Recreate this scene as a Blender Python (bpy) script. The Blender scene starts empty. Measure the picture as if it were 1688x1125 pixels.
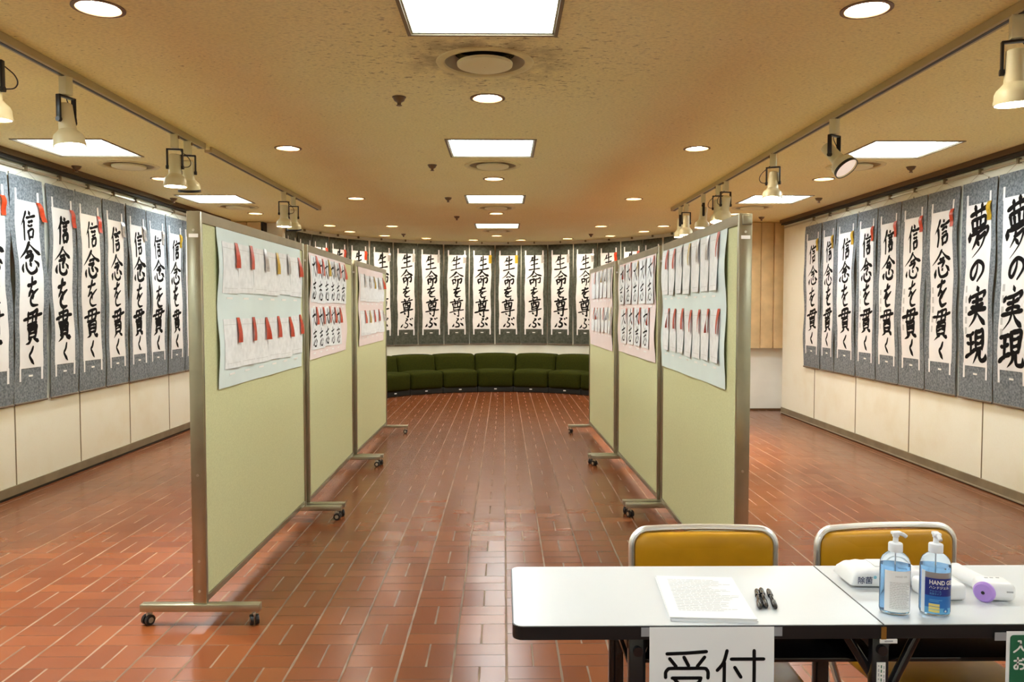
import bpy, bmesh, math, random
from mathutils import Vector, Matrix, Euler
PI = math.pi
R = math.radians
scn = bpy.context.scene
COL = scn.collection

# ------------------------------------------------------------------ camera, world, exposure
cd = bpy.data.cameras.new('camera')
cd.sensor_width = 36.0
cd.lens = 1293 / 1688 * 36
cd.clip_start = 0.05
cam = bpy.data.objects.new('camera', cd)
COL.objects.link(cam)
cam.location = (0, 0, 1.47)
cam.rotation_euler = (PI / 2 - math.atan(55.5 / 1293), 0, -math.atan(14 / 1293))
scn.camera = cam
w = bpy.data.worlds.new('world')
scn.world = w
w.use_nodes = True
w.node_tree.nodes['Background'].inputs[0].default_value = (0.9, 0.75, 0.55, 1)
w.node_tree.nodes['Background'].inputs[1].default_value = 0.05
scn.view_settings.view_transform = 'Standard'
scn.view_settings.look = 'None'
scn.view_settings.gamma = 1
scn.view_settings.use_curve_mapping = False
scn.view_settings.exposure = 1.08
scn.cycles.use_denoising = True
scn.cycles.max_bounces = 10
scn.cycles.diffuse_bounces = 5
scn.cycles.sample_clamp_indirect = 6.0
scn.cycles.caustics_reflective = False
L_PANEL, L_DOWN, L_SPOT, W_SPOT = 12.5, 105.0, 40.0, 80.0

# ------------------------------------------------------------------ materials
def srgb(r, g, b):
    f = lambda c: c / 12.92 if c <= 0.04045 else ((c + 0.055) / 1.055) ** 2.4
    return (f(r / 255), f(g / 255), f(b / 255), 1)

def mat(name, col, rough=0.6, metal=0.0, noise=0.0, nscale=20, bump=0.0, bscale=80, trans=0.0, ior=1.45, emit=None, estr=0, col2=None, detail=4, spec=0.5, coat=0.0):
    m = bpy.data.materials.new(name)
    m.use_nodes = True
    nt = m.node_tree
    b = nt.nodes['Principled BSDF']
    c = tuple(col[:3]) + (1,)
    b.inputs['Base Color'].default_value = c
    b.inputs['Roughness'].default_value = rough
    b.inputs['Metallic'].default_value = metal
    b.inputs['IOR'].default_value = ior
    b.inputs['Specular IOR Level'].default_value = spec
    b.inputs['Transmission Weight'].default_value = trans
    b.inputs['Coat Weight'].default_value = coat
    if emit:
        b.inputs['Emission Color'].default_value = tuple(emit[:3]) + (1,)
        b.inputs['Emission Strength'].default_value = estr
    if noise or bump:
        tc = nt.nodes.new('ShaderNodeTexCoord')
    if noise:
        n = nt.nodes.new('ShaderNodeTexNoise')
        n.inputs['Scale'].default_value = nscale
        n.inputs['Detail'].default_value = detail
        r = nt.nodes.new('ShaderNodeValToRGB')
        d = col2 if col2 else tuple(v * (1 - noise) for v in c[:3])
        r.color_ramp.elements[0].position = 0.35
        r.color_ramp.elements[0].color = tuple(d[:3]) + (1,)
        r.color_ramp.elements[1].position = 0.65
        r.color_ramp.elements[1].color = c
        nt.links.new(tc.outputs['Object'], n.inputs['Vector'])
        nt.links.new(n.outputs['Fac'], r.inputs['Fac'])
        nt.links.new(r.outputs['Color'], b.inputs['Base Color'])
    if bump:
        n2 = nt.nodes.new('ShaderNodeTexNoise')
        n2.inputs['Scale'].default_value = bscale
        n2.inputs['Detail'].default_value = 3
        bp = nt.nodes.new('ShaderNodeBump')
        bp.inputs['Strength'].default_value = bump
        bp.inputs['Distance'].default_value = 0.01
        nt.links.new(tc.outputs['Object'], n2.inputs['Vector'])
        nt.links.new(n2.outputs['Fac'], bp.inputs['Height'])
        nt.links.new(bp.outputs['Normal'], b.inputs['Normal'])
    return m

class G:
    """small shader math helper"""
    def __init__(s, nt): s.nt = nt
    def m(s, op, a, b=None, c=None):
        n = s.nt.nodes.new('ShaderNodeMath'); n.operation = op
        for k, v in enumerate((a, b, c)):
            if v is None: continue
            if isinstance(v, (int, float)): n.inputs[k].default_value = v
            else: s.nt.links.new(v, n.inputs[k])
        return n.outputs[0]
    def mix(s, f, a, b):
        n = s.nt.nodes.new('ShaderNodeMix'); n.data_type = 'RGBA'
        for k, v in ((0, f), (6, a), (7, b)):
            if isinstance(v, (int, float)): n.inputs[k].default_value = v
            elif isinstance(v, tuple): n.inputs[k].default_value = tuple(v[:3]) + (1,)
            else: s.nt.links.new(v, n.inputs[k])
        return n.outputs[2]
    def noise(s, vec, scale, detail=3, rough=0.5):
        n = s.nt.nodes.new('ShaderNodeTexNoise')
        n.inputs['Scale'].default_value = scale; n.inputs['Detail'].default_value = detail; n.inputs['Roughness'].default_value = rough
        s.nt.links.new(vec, n.inputs['Vector'])
        return n.outputs['Fac']
    def ramp(s, f, p0, p1):
        n = s.nt.nodes.new('ShaderNodeMapRange'); n.interpolation_type = 'SMOOTHSTEP'
        s.nt.links.new(f, n.inputs[0]); n.inputs[1].default_value = p0; n.inputs[2].default_value = p1
        return n.outputs[0]

def floor_material():
    m = bpy.data.materials.new('red_brick_paving'); m.use_nodes = True
    nt = m.node_tree; g = G(nt); b = nt.nodes['Principled BSDF']
    tc = nt.nodes.new('ShaderNodeTexCoord'); sp = nt.nodes.new('ShaderNodeSeparateXYZ')
    P = tc.outputs['Object']; nt.links.new(P, sp.inputs[0])
    CW, RW = 0.22, 0.2166
    u = g.m('DIVIDE', g.m('SUBTRACT', sp.outputs[0], 0.012), CW)
    v = g.m('DIVIDE', g.m('SUBTRACT', sp.outputs[1], 3.152), RW)
    i = g.m('FLOOR', u); j = g.m('FLOOR', v)
    fu = g.m('SUBTRACT', u, i); fv = g.m('SUBTRACT', v, j)
    par = g.m('FLOORED_MODULO', g.m('ADD', i, j), 2.0)     # 1: bricks lie across, 0: along
    ver = g.m('SUBTRACT', 1.0, par)
    def near(d, wd):     # 1 inside a joint of half-width wd, soft edge
        return g.m('SUBTRACT', 1.0, g.ramp(d, wd * 0.7, wd * 1.35))
    wob = g.m('MULTIPLY', g.m('SUBTRACT', g.noise(P, 9, 2), 0.5), 0.006)
    dcol = g.m('ADD', g.m('MULTIPLY', g.m('MINIMUM', fu, g.m('SUBTRACT', 1.0, fu)), CW), wob)
    drow = g.m('MULTIPLY', g.m('MINIMUM', fv, g.m('SUBTRACT', 1.0, fv)), RW)
    dmu = g.m('ADD', g.m('MULTIPLY', g.m('ABSOLUTE', g.m('SUBTRACT', fu, 0.5)), CW), wob)
    dmv = g.m('MULTIPLY', g.m('ABSOLUTE', g.m('SUBTRACT', fv, 0.5)), RW)
    wide = g.m('MAXIMUM', near(dcol, 0.0040), g.m('MULTIPLY', near(dmu, 0.0034), ver))
    thin = g.m('MAXIMUM', near(drow, 0.0016), g.m('MULTIPLY', near(dmv, 0.0016), par))
    half = g.m('ADD', g.m('MULTIPLY', par, g.m('FLOOR', g.m('MULTIPLY', fv, 2.0))), g.m('MULTIPLY', ver, g.m('FLOOR', g.m('MULTIPLY', fu, 2.0))))
    cv = nt.nodes.new('ShaderNodeCombineXYZ')
    nt.links.new(i, cv.inputs[0]); nt.links.new(j, cv.inputs[1]); nt.links.new(half, cv.inputs[2])
    wn = nt.nodes.new('ShaderNodeTexWhiteNoise'); wn.noise_dimensions = '3D'; nt.links.new(cv.outputs[0], wn.inputs['Vector'])
    c1 = g.mix(wn.outputs['Value'], FLOOR_A, FLOOR_B)
    c2 = g.mix(g.m('MULTIPLY', g.ramp(g.noise(P, 2.2, 4), 0.4, 0.75), 0.35), c1, FLOOR_C)
    c3 = g.mix(g.m('MULTIPLY', g.ramp(g.noise(P, 160, 3), 0.55, 0.75), 0.25), c2, FLOOR_D)
    c4 = g.mix(thin, c3, (0.07, 0.028, 0.014))
    lj = g.mix(g.ramp(g.noise(P, 3.1, 3), 0.35, 0.7), (0.12, 0.085, 0.050), (0.29, 0.22, 0.15))
    c5 = g.mix(g.m('MULTIPLY', wide, 0.85), c4, lj)
    nt.links.new(c5, b.inputs['Base Color'])
    rg = g.m('ADD', g.m('MULTIPLY', g.noise(P, 6, 3), 0.07), 0.19)
    rg = g.m('ADD', rg, g.m('MULTIPLY', wide, 0.4))
    nt.links.new(rg, b.inputs['Roughness'])
    h = g.m('SUBTRACT', g.m('MULTIPLY', g.noise(P, 12, 2), 0.10), g.m('MULTIPLY', g.m('MAXIMUM', wide, thin), 0.55))
    bp = nt.nodes.new('ShaderNodeBump'); bp.inputs['Strength'].default_value = 0.35; bp.inputs['Distance'].default_value = 0.006
    nt.links.new(h, bp.inputs['Height'])
    sb = nt.nodes.new('ShaderNodeVectorMath'); sb.operation = 'SUBTRACT'; nt.links.new(wn.outputs['Color'], sb.inputs[0]); sb.inputs[1].default_value = (0.5, 0.5, 0.5)
    sc = nt.nodes.new('ShaderNodeVectorMath'); sc.operation = 'MULTIPLY'; nt.links.new(sb.outputs[0], sc.inputs[0]); sc.inputs[1].default_value = (0.020, 0.020, 0)
    ad = nt.nodes.new('ShaderNodeVectorMath'); ad.operation = 'ADD'; nt.links.new(bp.outputs[0], ad.inputs[0]); nt.links.new(sc.outputs[0], ad.inputs[1])
    no = nt.nodes.new('ShaderNodeVectorMath'); no.operation = 'NORMALIZE'; nt.links.new(ad.outputs[0], no.inputs[0])
    nt.links.new(no.outputs[0], b.inputs['Normal'])
    b.inputs['Specular IOR Level'].default_value = 0.30
    return m

VENTS = [(-.09, 3.87), (-.09, 6.64), (-.09, 9.43), (-.09, 12.25), (-3.14, 6.67), (-3.14, 9.37), (2.96, 6.62), (2.96, 9.37)]
def ceiling_material():
    m = bpy.data.materials.new('tan_ceiling_board'); m.use_nodes = True
    nt = m.node_tree; g = G(nt); b = nt.nodes['Principled BSDF']
    tc = nt.nodes.new('ShaderNodeTexCoord'); P = tc.outputs['Object']
    sp = nt.nodes.new('ShaderNodeSeparateXYZ'); nt.links.new(P, sp.inputs[0])
    mp = nt.nodes.new('ShaderNodeMapping'); mp.inputs['Scale'].default_value = (0.6, 1.3, 1); nt.links.new(P, mp.inputs[0])
    Q = mp.outputs[0]
    base = g.mix(g.ramp(g.noise(P, 1.4, 5, 0.6), 0.3, 0.75), CEIL_A, CEIL_B)
    base = g.mix(g.m('MULTIPLY', g.ramp(g.noise(Q, 85, 4, 0.6), 0.42, 0.66), 0.62), base, tuple(v * 0.74 for v in CEIL_A))
    pits = g.m('MULTIPLY', g.ramp(g.noise(Q, 48, 6, 0.62), 0.645, 0.70), g.ramp(g.noise(P, 2.0, 2), 0.28, 0.55))
    # grime that has settled around the nearest air diffuser
    dx = g.m('ADD', sp.outputs[0], 0.09); dy = g.m('SUBTRACT', sp.outputs[1], 3.87)
    d = g.m('SQRT', g.m('ADD', g.m('MULTIPLY', dx, dx), g.m('MULTIPLY', dy, dy)))
    ring = g.m('MULTIPLY', g.m('SUBTRACT', 1.0, g.ramp(d, 0.22, 0.52)), g.ramp(g.noise(P, 5, 5, 0.65), 0.36, 0.68))
    gr2 = g.m('MULTIPLY', g.m('SUBTRACT', 1.0, g.ramp(d, 0.25, 1.3)), g.ramp(g.noise(Q, 42, 5, 0.6), 0.58, 0.66))
    c = g.mix(g.m('MULTIPLY', ring, 0.72), base, (0.16, 0.10, 0.045))
    c = g.mix(g.m('MULTIPLY', g.m('MAXIMUM', pits, gr2), 0.75), c, (0.12, 0.06, 0.025))
    nt.links.new(c, b.inputs['Base Color'])
    b.inputs['Roughness'].default_value = 0.75
    bp = nt.nodes.new('ShaderNodeBump'); bp.inputs['Strength'].default_value = 0.25; bp.inputs['Distance'].default_value = 0.006
    nt.links.new(g.noise(Q, 60, 4), bp.inputs['Height']); nt.links.new(bp.outputs[0], b.inputs['Normal'])
    return m

def wall_material():
    m = bpy.data.materials.new('cream_wall_panel'); m.use_nodes = True
    nt = m.node_tree; g = G(nt); b = nt.nodes['Principled BSDF']
    tc = nt.nodes.new('ShaderNodeTexCoord'); P = tc.outputs['Object']
    c = g.mix(g.m('MULTIPLY', g.ramp(g.noise(P, 1.7, 4, 0.6), 0.45, 0.8), 0.6), WALL_A, WALL_B)
    c = g.mix(g.m('MULTIPLY', g.ramp(g.noise(P, 90, 3), 0.4, 0.7), 0.12), c, WALL_B)
    nt.links.new(c, b.inputs['Base Color']); b.inputs['Roughness'].default_value = 0.6
    return m

FLOOR_A, FLOOR_B, FLOOR_C, FLOOR_D = (0.150, 0.040, 0.012), (0.205, 0.062, 0.020), (0.115, 0.036, 0.013), (0.085, 0.026, 0.010)
CEIL_A, CEIL_B = (0.91, 0.80, 0.40), (0.94, 0.84, 0.47)
WALL_A, WALL_B = (0.87, 0.86, 0.75), (0.77, 0.70, 0.52)
M = {}
M['floor'] = floor_material()
M['ceil'] = ceiling_material()
M['wall'] = wall_material()
M['white_wall'] = mat('white_plaster', (0.90, 0.90, 0.86), 0.7, noise=0.08, nscale=2.5)
M['seam'] = mat('wall_seam', (0.22, 0.17, 0.10), 0.5)
M['dark'] = mat('dark_recess', (0.012, 0.010, 0.008), 0.5)
M['rail_dark'] = mat('dark_brown_rail', (0.10, 0.055, 0.02), 0.5)
M['base_metal'] = mat('grey_skirting', (0.33, 0.28, 0.19), 0.35, metal=0.4, noise=0.2, nscale=6)
M['alu'] = mat('brushed_aluminium', (0.62, 0.58, 0.48), 0.35, metal=0.8)
M['frame'] = mat('partition_frame_metal', (0.46, 0.43, 0.31), 0.28, metal=0.9, noise=0.12, nscale=8)
M['fabric'] = mat('olive_green_fabric', (0.61, 0.61, 0.34), 0.9, noise=0.10, nscale=120, bump=0.15, bscale=400)
M['rubber'] = mat('black_rubber', (0.012, 0.012, 0.012), 0.4)
M['black'] = mat('black_paint', (0.010, 0.010, 0.011), 0.35)
M['black_gloss'] = mat('black_gloss', (0.010, 0.010, 0.012), 0.12, spec=0.8)
M['mount'] = mat('grey_mount_cloth', (0.245, 0.265, 0.285), 0.85, noise=0.5, nscale=62, col2=(0.098, 0.114, 0.13), detail=8)
M['mount_shaded'] = mat('grey_mount_cloth_shade_tinted', (0.085, 0.090, 0.068), 0.85, noise=0.5, nscale=26, col2=(0.042, 0.046, 0.032), detail=8)  # rear-wall mounts: the darker, browner light there is put into the cloth colour
M['paper'] = mat('calligraphy_paper', (0.84, 0.82, 0.82), 0.8, noise=0.07, nscale=5)
M['ink'] = mat('black_ink', (0.008, 0.007, 0.007), 0.8, spec=0.1)
M['faint'] = mat('pale_grey_ink', (0.50, 0.49, 0.48), 0.8)
M['roller'] = mat('scroll_rod', (0.13, 0.09, 0.06), 0.5)
M['cord'] = mat('hanging_cord', (0.55, 0.50, 0.40), 0.7)
M['hook'] = mat('rail_hook', (0.25, 0.20, 0.13), 0.4, metal=0.6)
M['red'] = mat('red_foil', (0.58, 0.050, 0.008), 0.34, noise=0.35, nscale=40)
M['gold'] = mat('gold_foil', (0.62, 0.40, 0.025), 0.3, metal=0.3, noise=0.3, nscale=40)
M['silver'] = mat('silver_foil', (0.62, 0.58, 0.55), 0.28, metal=0.5, noise=0.35, nscale=40)
M['label'] = mat('white_sticker', (0.85, 0.84, 0.80), 0.6)
M['blue_sheet'] = mat('pale_blue_backing_paper', (0.70, 0.80, 0.78), 0.75, noise=0.06, nscale=3)
M['pink_sheet'] = mat('pale_pink_backing_paper', (0.83, 0.70, 0.67), 0.75, noise=0.05, nscale=3)
M['sheet'] = mat('white_practice_paper', (0.82, 0.83, 0.83), 0.8, noise=0.12, nscale=28)
M['sofa'] = mat('dark_olive_upholstery', (0.030, 0.034, 0.003), 0.9, spec=0.1, noise=0.3, nscale=60, bump=0.2, bscale=300)
M['sofa_base'] = mat('sofa_plinth', (0.010, 0.010, 0.007), 0.6)
M['wood'] = mat('wood_veneer_panel', (0.80, 0.60, 0.34), 0.55, noise=0.2, nscale=5)
M['diffuser'] = mat('lit_diffuser', (0.9, 0.9, 0.9), 0.5, emit=(0.88, 1.0, 1.05), estr=L_PANEL)
M['well'] = mat('light_well', (0.42, 0.42, 0.34), 0.5)
M['lightframe'] = mat('light_frame', (0.20, 0.15, 0.08), 0.5)
M['lens'] = mat('lit_downlight', (0.9, 0.9, 0.9), 0.5, emit=(1.0, 0.90, 0.72), estr=L_DOWN)
M['spotlens'] = mat('lit_spot_lens', (0.9, 0.9, 0.9), 0.5, emit=(1.0, 0.88, 0.68), estr=L_SPOT)
M['dimlens'] = mat('dim_spot_lens_glow', (0.85, 0.72, 0.66), 0.3, emit=(1.0, 0.85, 0.75), estr=0.22)  # lens of the lamps without a beam, given a weak pinkish glow
M['downrim'] = mat('downlight_rim', (0.16, 0.09, 0.04), 0.4)
M['vent'] = mat('air_diffuser', (0.78, 0.68, 0.34), 0.5, noise=0.15, nscale=8)
M['ventface'] = mat('air_diffuser_cone', (0.80, 0.73, 0.44), 0.5)
M['ventcone'] = mat('air_diffuser_inner_cone', (0.34, 0.27, 0.13), 0.5)
M['track'] = mat('track_beige', (0.42, 0.33, 0.17), 0.45)
M['spot'] = mat('cream_spotlight_housing', (0.68, 0.62, 0.40), 0.4)
M['tabletop'] = mat('white_laminate', (0.68, 0.70, 0.705), 0.30)
M['white'] = mat('white_plastic', (0.85, 0.85, 0.85), 0.35)
M['pump'] = mat('white_translucent_pump', (0.85, 0.88, 0.92), 0.3)
M['paperwhite'] = mat('copier_paper', (0.86, 0.86, 0.86), 0.75)
M['sign_paper'] = mat('sign_paper', (0.86, 0.87, 0.87), 0.7)
M['greytext'] = mat('printed_grey_text', (0.42, 0.42, 0.43), 0.8)
M['vinyl'] = mat('ochre_vinyl', (0.62, 0.30, 0.010), 0.36, noise=0.12, nscale=10)
M['chrome'] = mat('chrome_tube', (0.88, 0.87, 0.83), 0.32, metal=0.85)
M['brass'] = mat('brass_hinge', (0.45, 0.25, 0.06), 0.35, metal=0.8)
M['bottle'] = mat('clear_plastic_bottle', (0.80, 0.90, 0.98), 0.06, trans=0.93, ior=1.12)
M['gel'] = mat('blue_gel', (0.36, 0.66, 1.0), 0.05, trans=0.92, ior=1.12)
M['gel_pale'] = mat('pale_blue_gel', (0.50, 0.72, 0.95), 0.08, trans=0.75, ior=1.15)
M['lab_white'] = mat('bottle_label_white', (0.90, 0.92, 0.93), 0.5)
M['lab_navy'] = mat('bottle_label_navy', (0.018, 0.03, 0.22), 0.35)
M['lab_blue'] = mat('bottle_label_blue', (0.03, 0.17, 0.52), 0.35)
M['lab_sky'] = mat('bottle_label_sky', (0.13, 0.42, 0.70), 0.35)
M['lab_silver'] = mat('bottle_label_silver', (0.50, 0.52, 0.55), 0.25, metal=0.6)
M['lab_yellow'] = mat('bottle_label_yellow', (0.80, 0.68, 0.20), 0.5)
M['navytext'] = mat('navy_print', (0.05, 0.06, 0.12), 0.6)
M['lilac'] = mat('lilac_plastic', (0.45, 0.27, 0.72), 0.35)
M['green_sign'] = mat('green_print', (0.015, 0.13, 0.06), 0.5)
M['tape'] = mat('clear_tape', (0.30, 0.30, 0.32), 0.25)
M['teal'] = mat('teal_print', (0.25, 0.55, 0.66), 0.5)

# ------------------------------------------------------------------ mesh builder
class MB:
    def __init__(s): s.v = []; s.f = []; s.m = []
    def add(s, vs, fs, mi=0, X=None):
        k = len(s.v)
        s.v += [tuple(X @ Vector(p)) if X is not None else tuple(p) for p in vs]
        s.f += [tuple(i + k for i in f) for f in fs]
        s.m += [mi] * len(fs)
        return s
    def box(s, c, d, mi=0, X=None, bev=0.0, seg=2):
        bm = bmesh.new(); bmesh.ops.create_cube(bm, size=1)
        bmesh.ops.scale(bm, vec=d, verts=bm.verts)
        if bev: bmesh.ops.bevel(bm, geom=list(bm.edges), offset=min(bev, min(d) * 0.49), segments=seg, profile=0.5, affect='EDGES')
        bmesh.ops.translate(bm, vec=c, verts=bm.verts)
        bm.verts.index_update()
        s.add([p.co[:] for p in bm.verts], [[q.index for q in f.verts] for f in bm.faces], mi, X); bm.free(); return s
    def lathe(s, prof, seg=24, mi=0, X=None, cap=True, sx=1, sy=1):
        vs = [(r * sx * math.cos(2 * PI * k / seg), r * sy * math.sin(2 * PI * k / seg), z) for r, z in prof for k in range(seg)]
        fs = []
        for i in range(len(prof) - 1):
            for k in range(seg):
                k2 = (k + 1) % seg
                fs.append((i * seg + k, i * seg + k2, (i + 1) * seg + k2, (i + 1) * seg + k))
        if cap:
            fs.append(tuple(range(seg))[::-1]); n = (len(prof) - 1) * seg; fs.append(tuple(range(n, n + seg)))
        return s.add(vs, fs, mi, X)
    def cyl(s, a, b, r, seg=16, mi=0, X=None, r2=None):
        a, b = Vector(a), Vector(b); d = b - a
        T = Matrix.Translation(a) @ d.to_track_quat('Z', 'Y').to_matrix().to_4x4()
        if X is not None: T = X @ T
        return s.lathe([(r, 0), (r2 if r2 else r, d.length)], seg, mi, T)
    def tube(s, path, r, seg=10, mi=0, X=None, closed=False):
        P = [Vector(p) for p in path]; n = len(P); vs = []; fs = []; up = None
        for i in range(n):
            a = P[(i - 1) % n] if closed or i else P[i]; b = P[(i + 1) % n] if closed or i < n - 1 else P[i]
            t = (b - a).normalized()
            if up is None: up = t.orthogonal().normalized()
            up = (up - t * up.dot(t)).normalized(); sd = t.cross(up)
            for k in range(seg):
                q = 2 * PI * k / seg; vs.append(P[i] + up * r * math.cos(q) + sd * r * math.sin(q))
        for i in range(n if closed else n - 1):
            i2 = (i + 1) % n
            for k in range(seg):
                k2 = (k + 1) % seg; fs.append((i * seg + k, i * seg + k2, i2 * seg + k2, i2 * seg + k))
        if not closed:
            fs.append(tuple(range(seg))[::-1]); fs.append(tuple(range((n - 1) * seg, n * seg)))
        return s.add(vs, fs, mi, X)
    def sheet(s, fn, u0, u1, v0, v1, nu, nv, th=0.0015, mi=0, off=0.0, edge=None, X=None):
        """closed thin slab following fn(u, v, offset); edge(v) shifts the two side edges"""
        vs = []
        for side in (off, off - th):
            for j in range(nv + 1):
                v = v0 + (v1 - v0) * j / nv
                e0, e1 = edge(v) if edge else (0, 0)
                for i in range(nu + 1):
                    u = (u0 + e0) + (u1 + e1 - u0 - e0) * i / nu
                    vs.append(fn(u, v, side))
        N = (nu + 1) * (nv + 1); q = lambda i, j, b=0: b * N + j * (nu + 1) + i; fs = []
        for j in range(nv):
            for i in range(nu):
                fs.append((q(i, j + 1), q(i + 1, j + 1), q(i + 1, j), q(i, j)))
                fs.append((q(i, j, 1), q(i + 1, j, 1), q(i + 1, j + 1, 1), q(i, j + 1, 1)))
        for i in range(nu):
            fs.append((q(i, 0), q(i + 1, 0), q(i + 1, 0, 1), q(i, 0, 1))); fs.append((q(i + 1, nv), q(i, nv), q(i, nv, 1), q(i + 1, nv, 1)))
        for j in range(nv):
            fs.append((q(0, j + 1), q(0, j), q(0, j, 1), q(0, j + 1, 1))); fs.append((q(nu, j), q(nu, j + 1), q(nu, j + 1, 1), q(nu, j, 1)))
        return s.add(vs, fs, mi, X)
    def build(s, name, mats, parent=None, label=None, smooth=True, angle=35):
        me = bpy.data.meshes.new(name)
        me.from_pydata(s.v, [], s.f)
        if not isinstance(mats, (list, tuple)): mats = [mats]
        for k in mats: me.materials.append(k)
        me.polygons.foreach_set('material_index', s.m)
        me.polygons.foreach_set('use_smooth', [smooth] * len(me.polygons))
        if smooth: me.set_sharp_from_angle(angle=R(angle))
        me.update()
        o = bpy.data.objects.new(name, me); COL.objects.link(o)
        if parent is not None: o.parent = parent
        if label: o['label'] = label
        return o

def thing(name, label, cat, loc=(0, 0, 0), rz=0, group=None):
    o = bpy.data.objects.new(name, None); COL.objects.link(o); o.empty_display_size = 0.05
    o.location = loc; o.rotation_euler = (0, 0, rz); o['label'] = label; o['category'] = cat
    if group: o['group'] = group
    return o
def struct(o, label=None):
    o['kind'] = 'structure'
    if label: o['label'] = label
    return o
def copy_thing(src, loc, rz, label, group=None):
    r = src.copy(); COL.objects.link(r); r.location = loc; r.rotation_euler = (0, 0, rz); r['label'] = label
    if group: r['group'] = group
    for ch in src.children:
        c = ch.copy(); COL.objects.link(c); c.parent = r
        for g in ch.children:
            d = g.copy(); COL.objects.link(d); d.parent = c
    return r

# ------------------------------------------------------------------ brush writing
def catmull(pts, n=6):
    if len(pts) == 2: pts = [pts[0], ((pts[0][0] + pts[1][0]) / 2, (pts[0][1] + pts[1][1]) / 2), pts[1]]
    out = []
    for i in range(len(pts) - 1):
        p0 = pts[max(i - 1, 0)]; p1 = pts[i]; p2 = pts[i + 1]; p3 = pts[min(i + 2, len(pts) - 1)]
        for k in range(n):
            t = k / n
            out.append(tuple(0.5 * (2 * p1[a] + (p2[a] - p0[a]) * t + (2 * p0[a] - 5 * p1[a] + 4 * p2[a] - p3[a]) * t * t + (3 * p1[a] - p0[a] - 3 * p2[a] + p3[a]) * t ** 3) for a in (0, 1)))
    out.append(tuple(pts[-1])); return out
def lerp_tab(tab, t):
    for (a, x), (b, y) in zip(tab, tab[1:]):
        if t <= b: return x + (y - x) * (t - a) / (b - a)
    return tab[-1][1]
WID = {'h': [(0, .75), (.12, 1.0), (.5, .68), (.85, 1.0), (1, .85)],
       'v': [(0, .85), (.1, 1.15), (.5, .85), (1, .75)],
       'l': [(0, .85), (.12, 1.15), (.55, .8), (1, .12)],
       'r': [(0, .35), (.4, .8), (.8, 1.35), (1, .2)],
       'd': [(0, .35), (.6, 1.3), (1, .7)],
       'k': [(0, .7), (.15, 1.0), (.5, .85), (.82, 1.15), (1, .2)],
       'b': [(0, .5), (.2, .95), (.5, 1.0), (.8, 1.1), (1, .5)],
       'c': [(0, 1), (1, 1)]}
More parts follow.
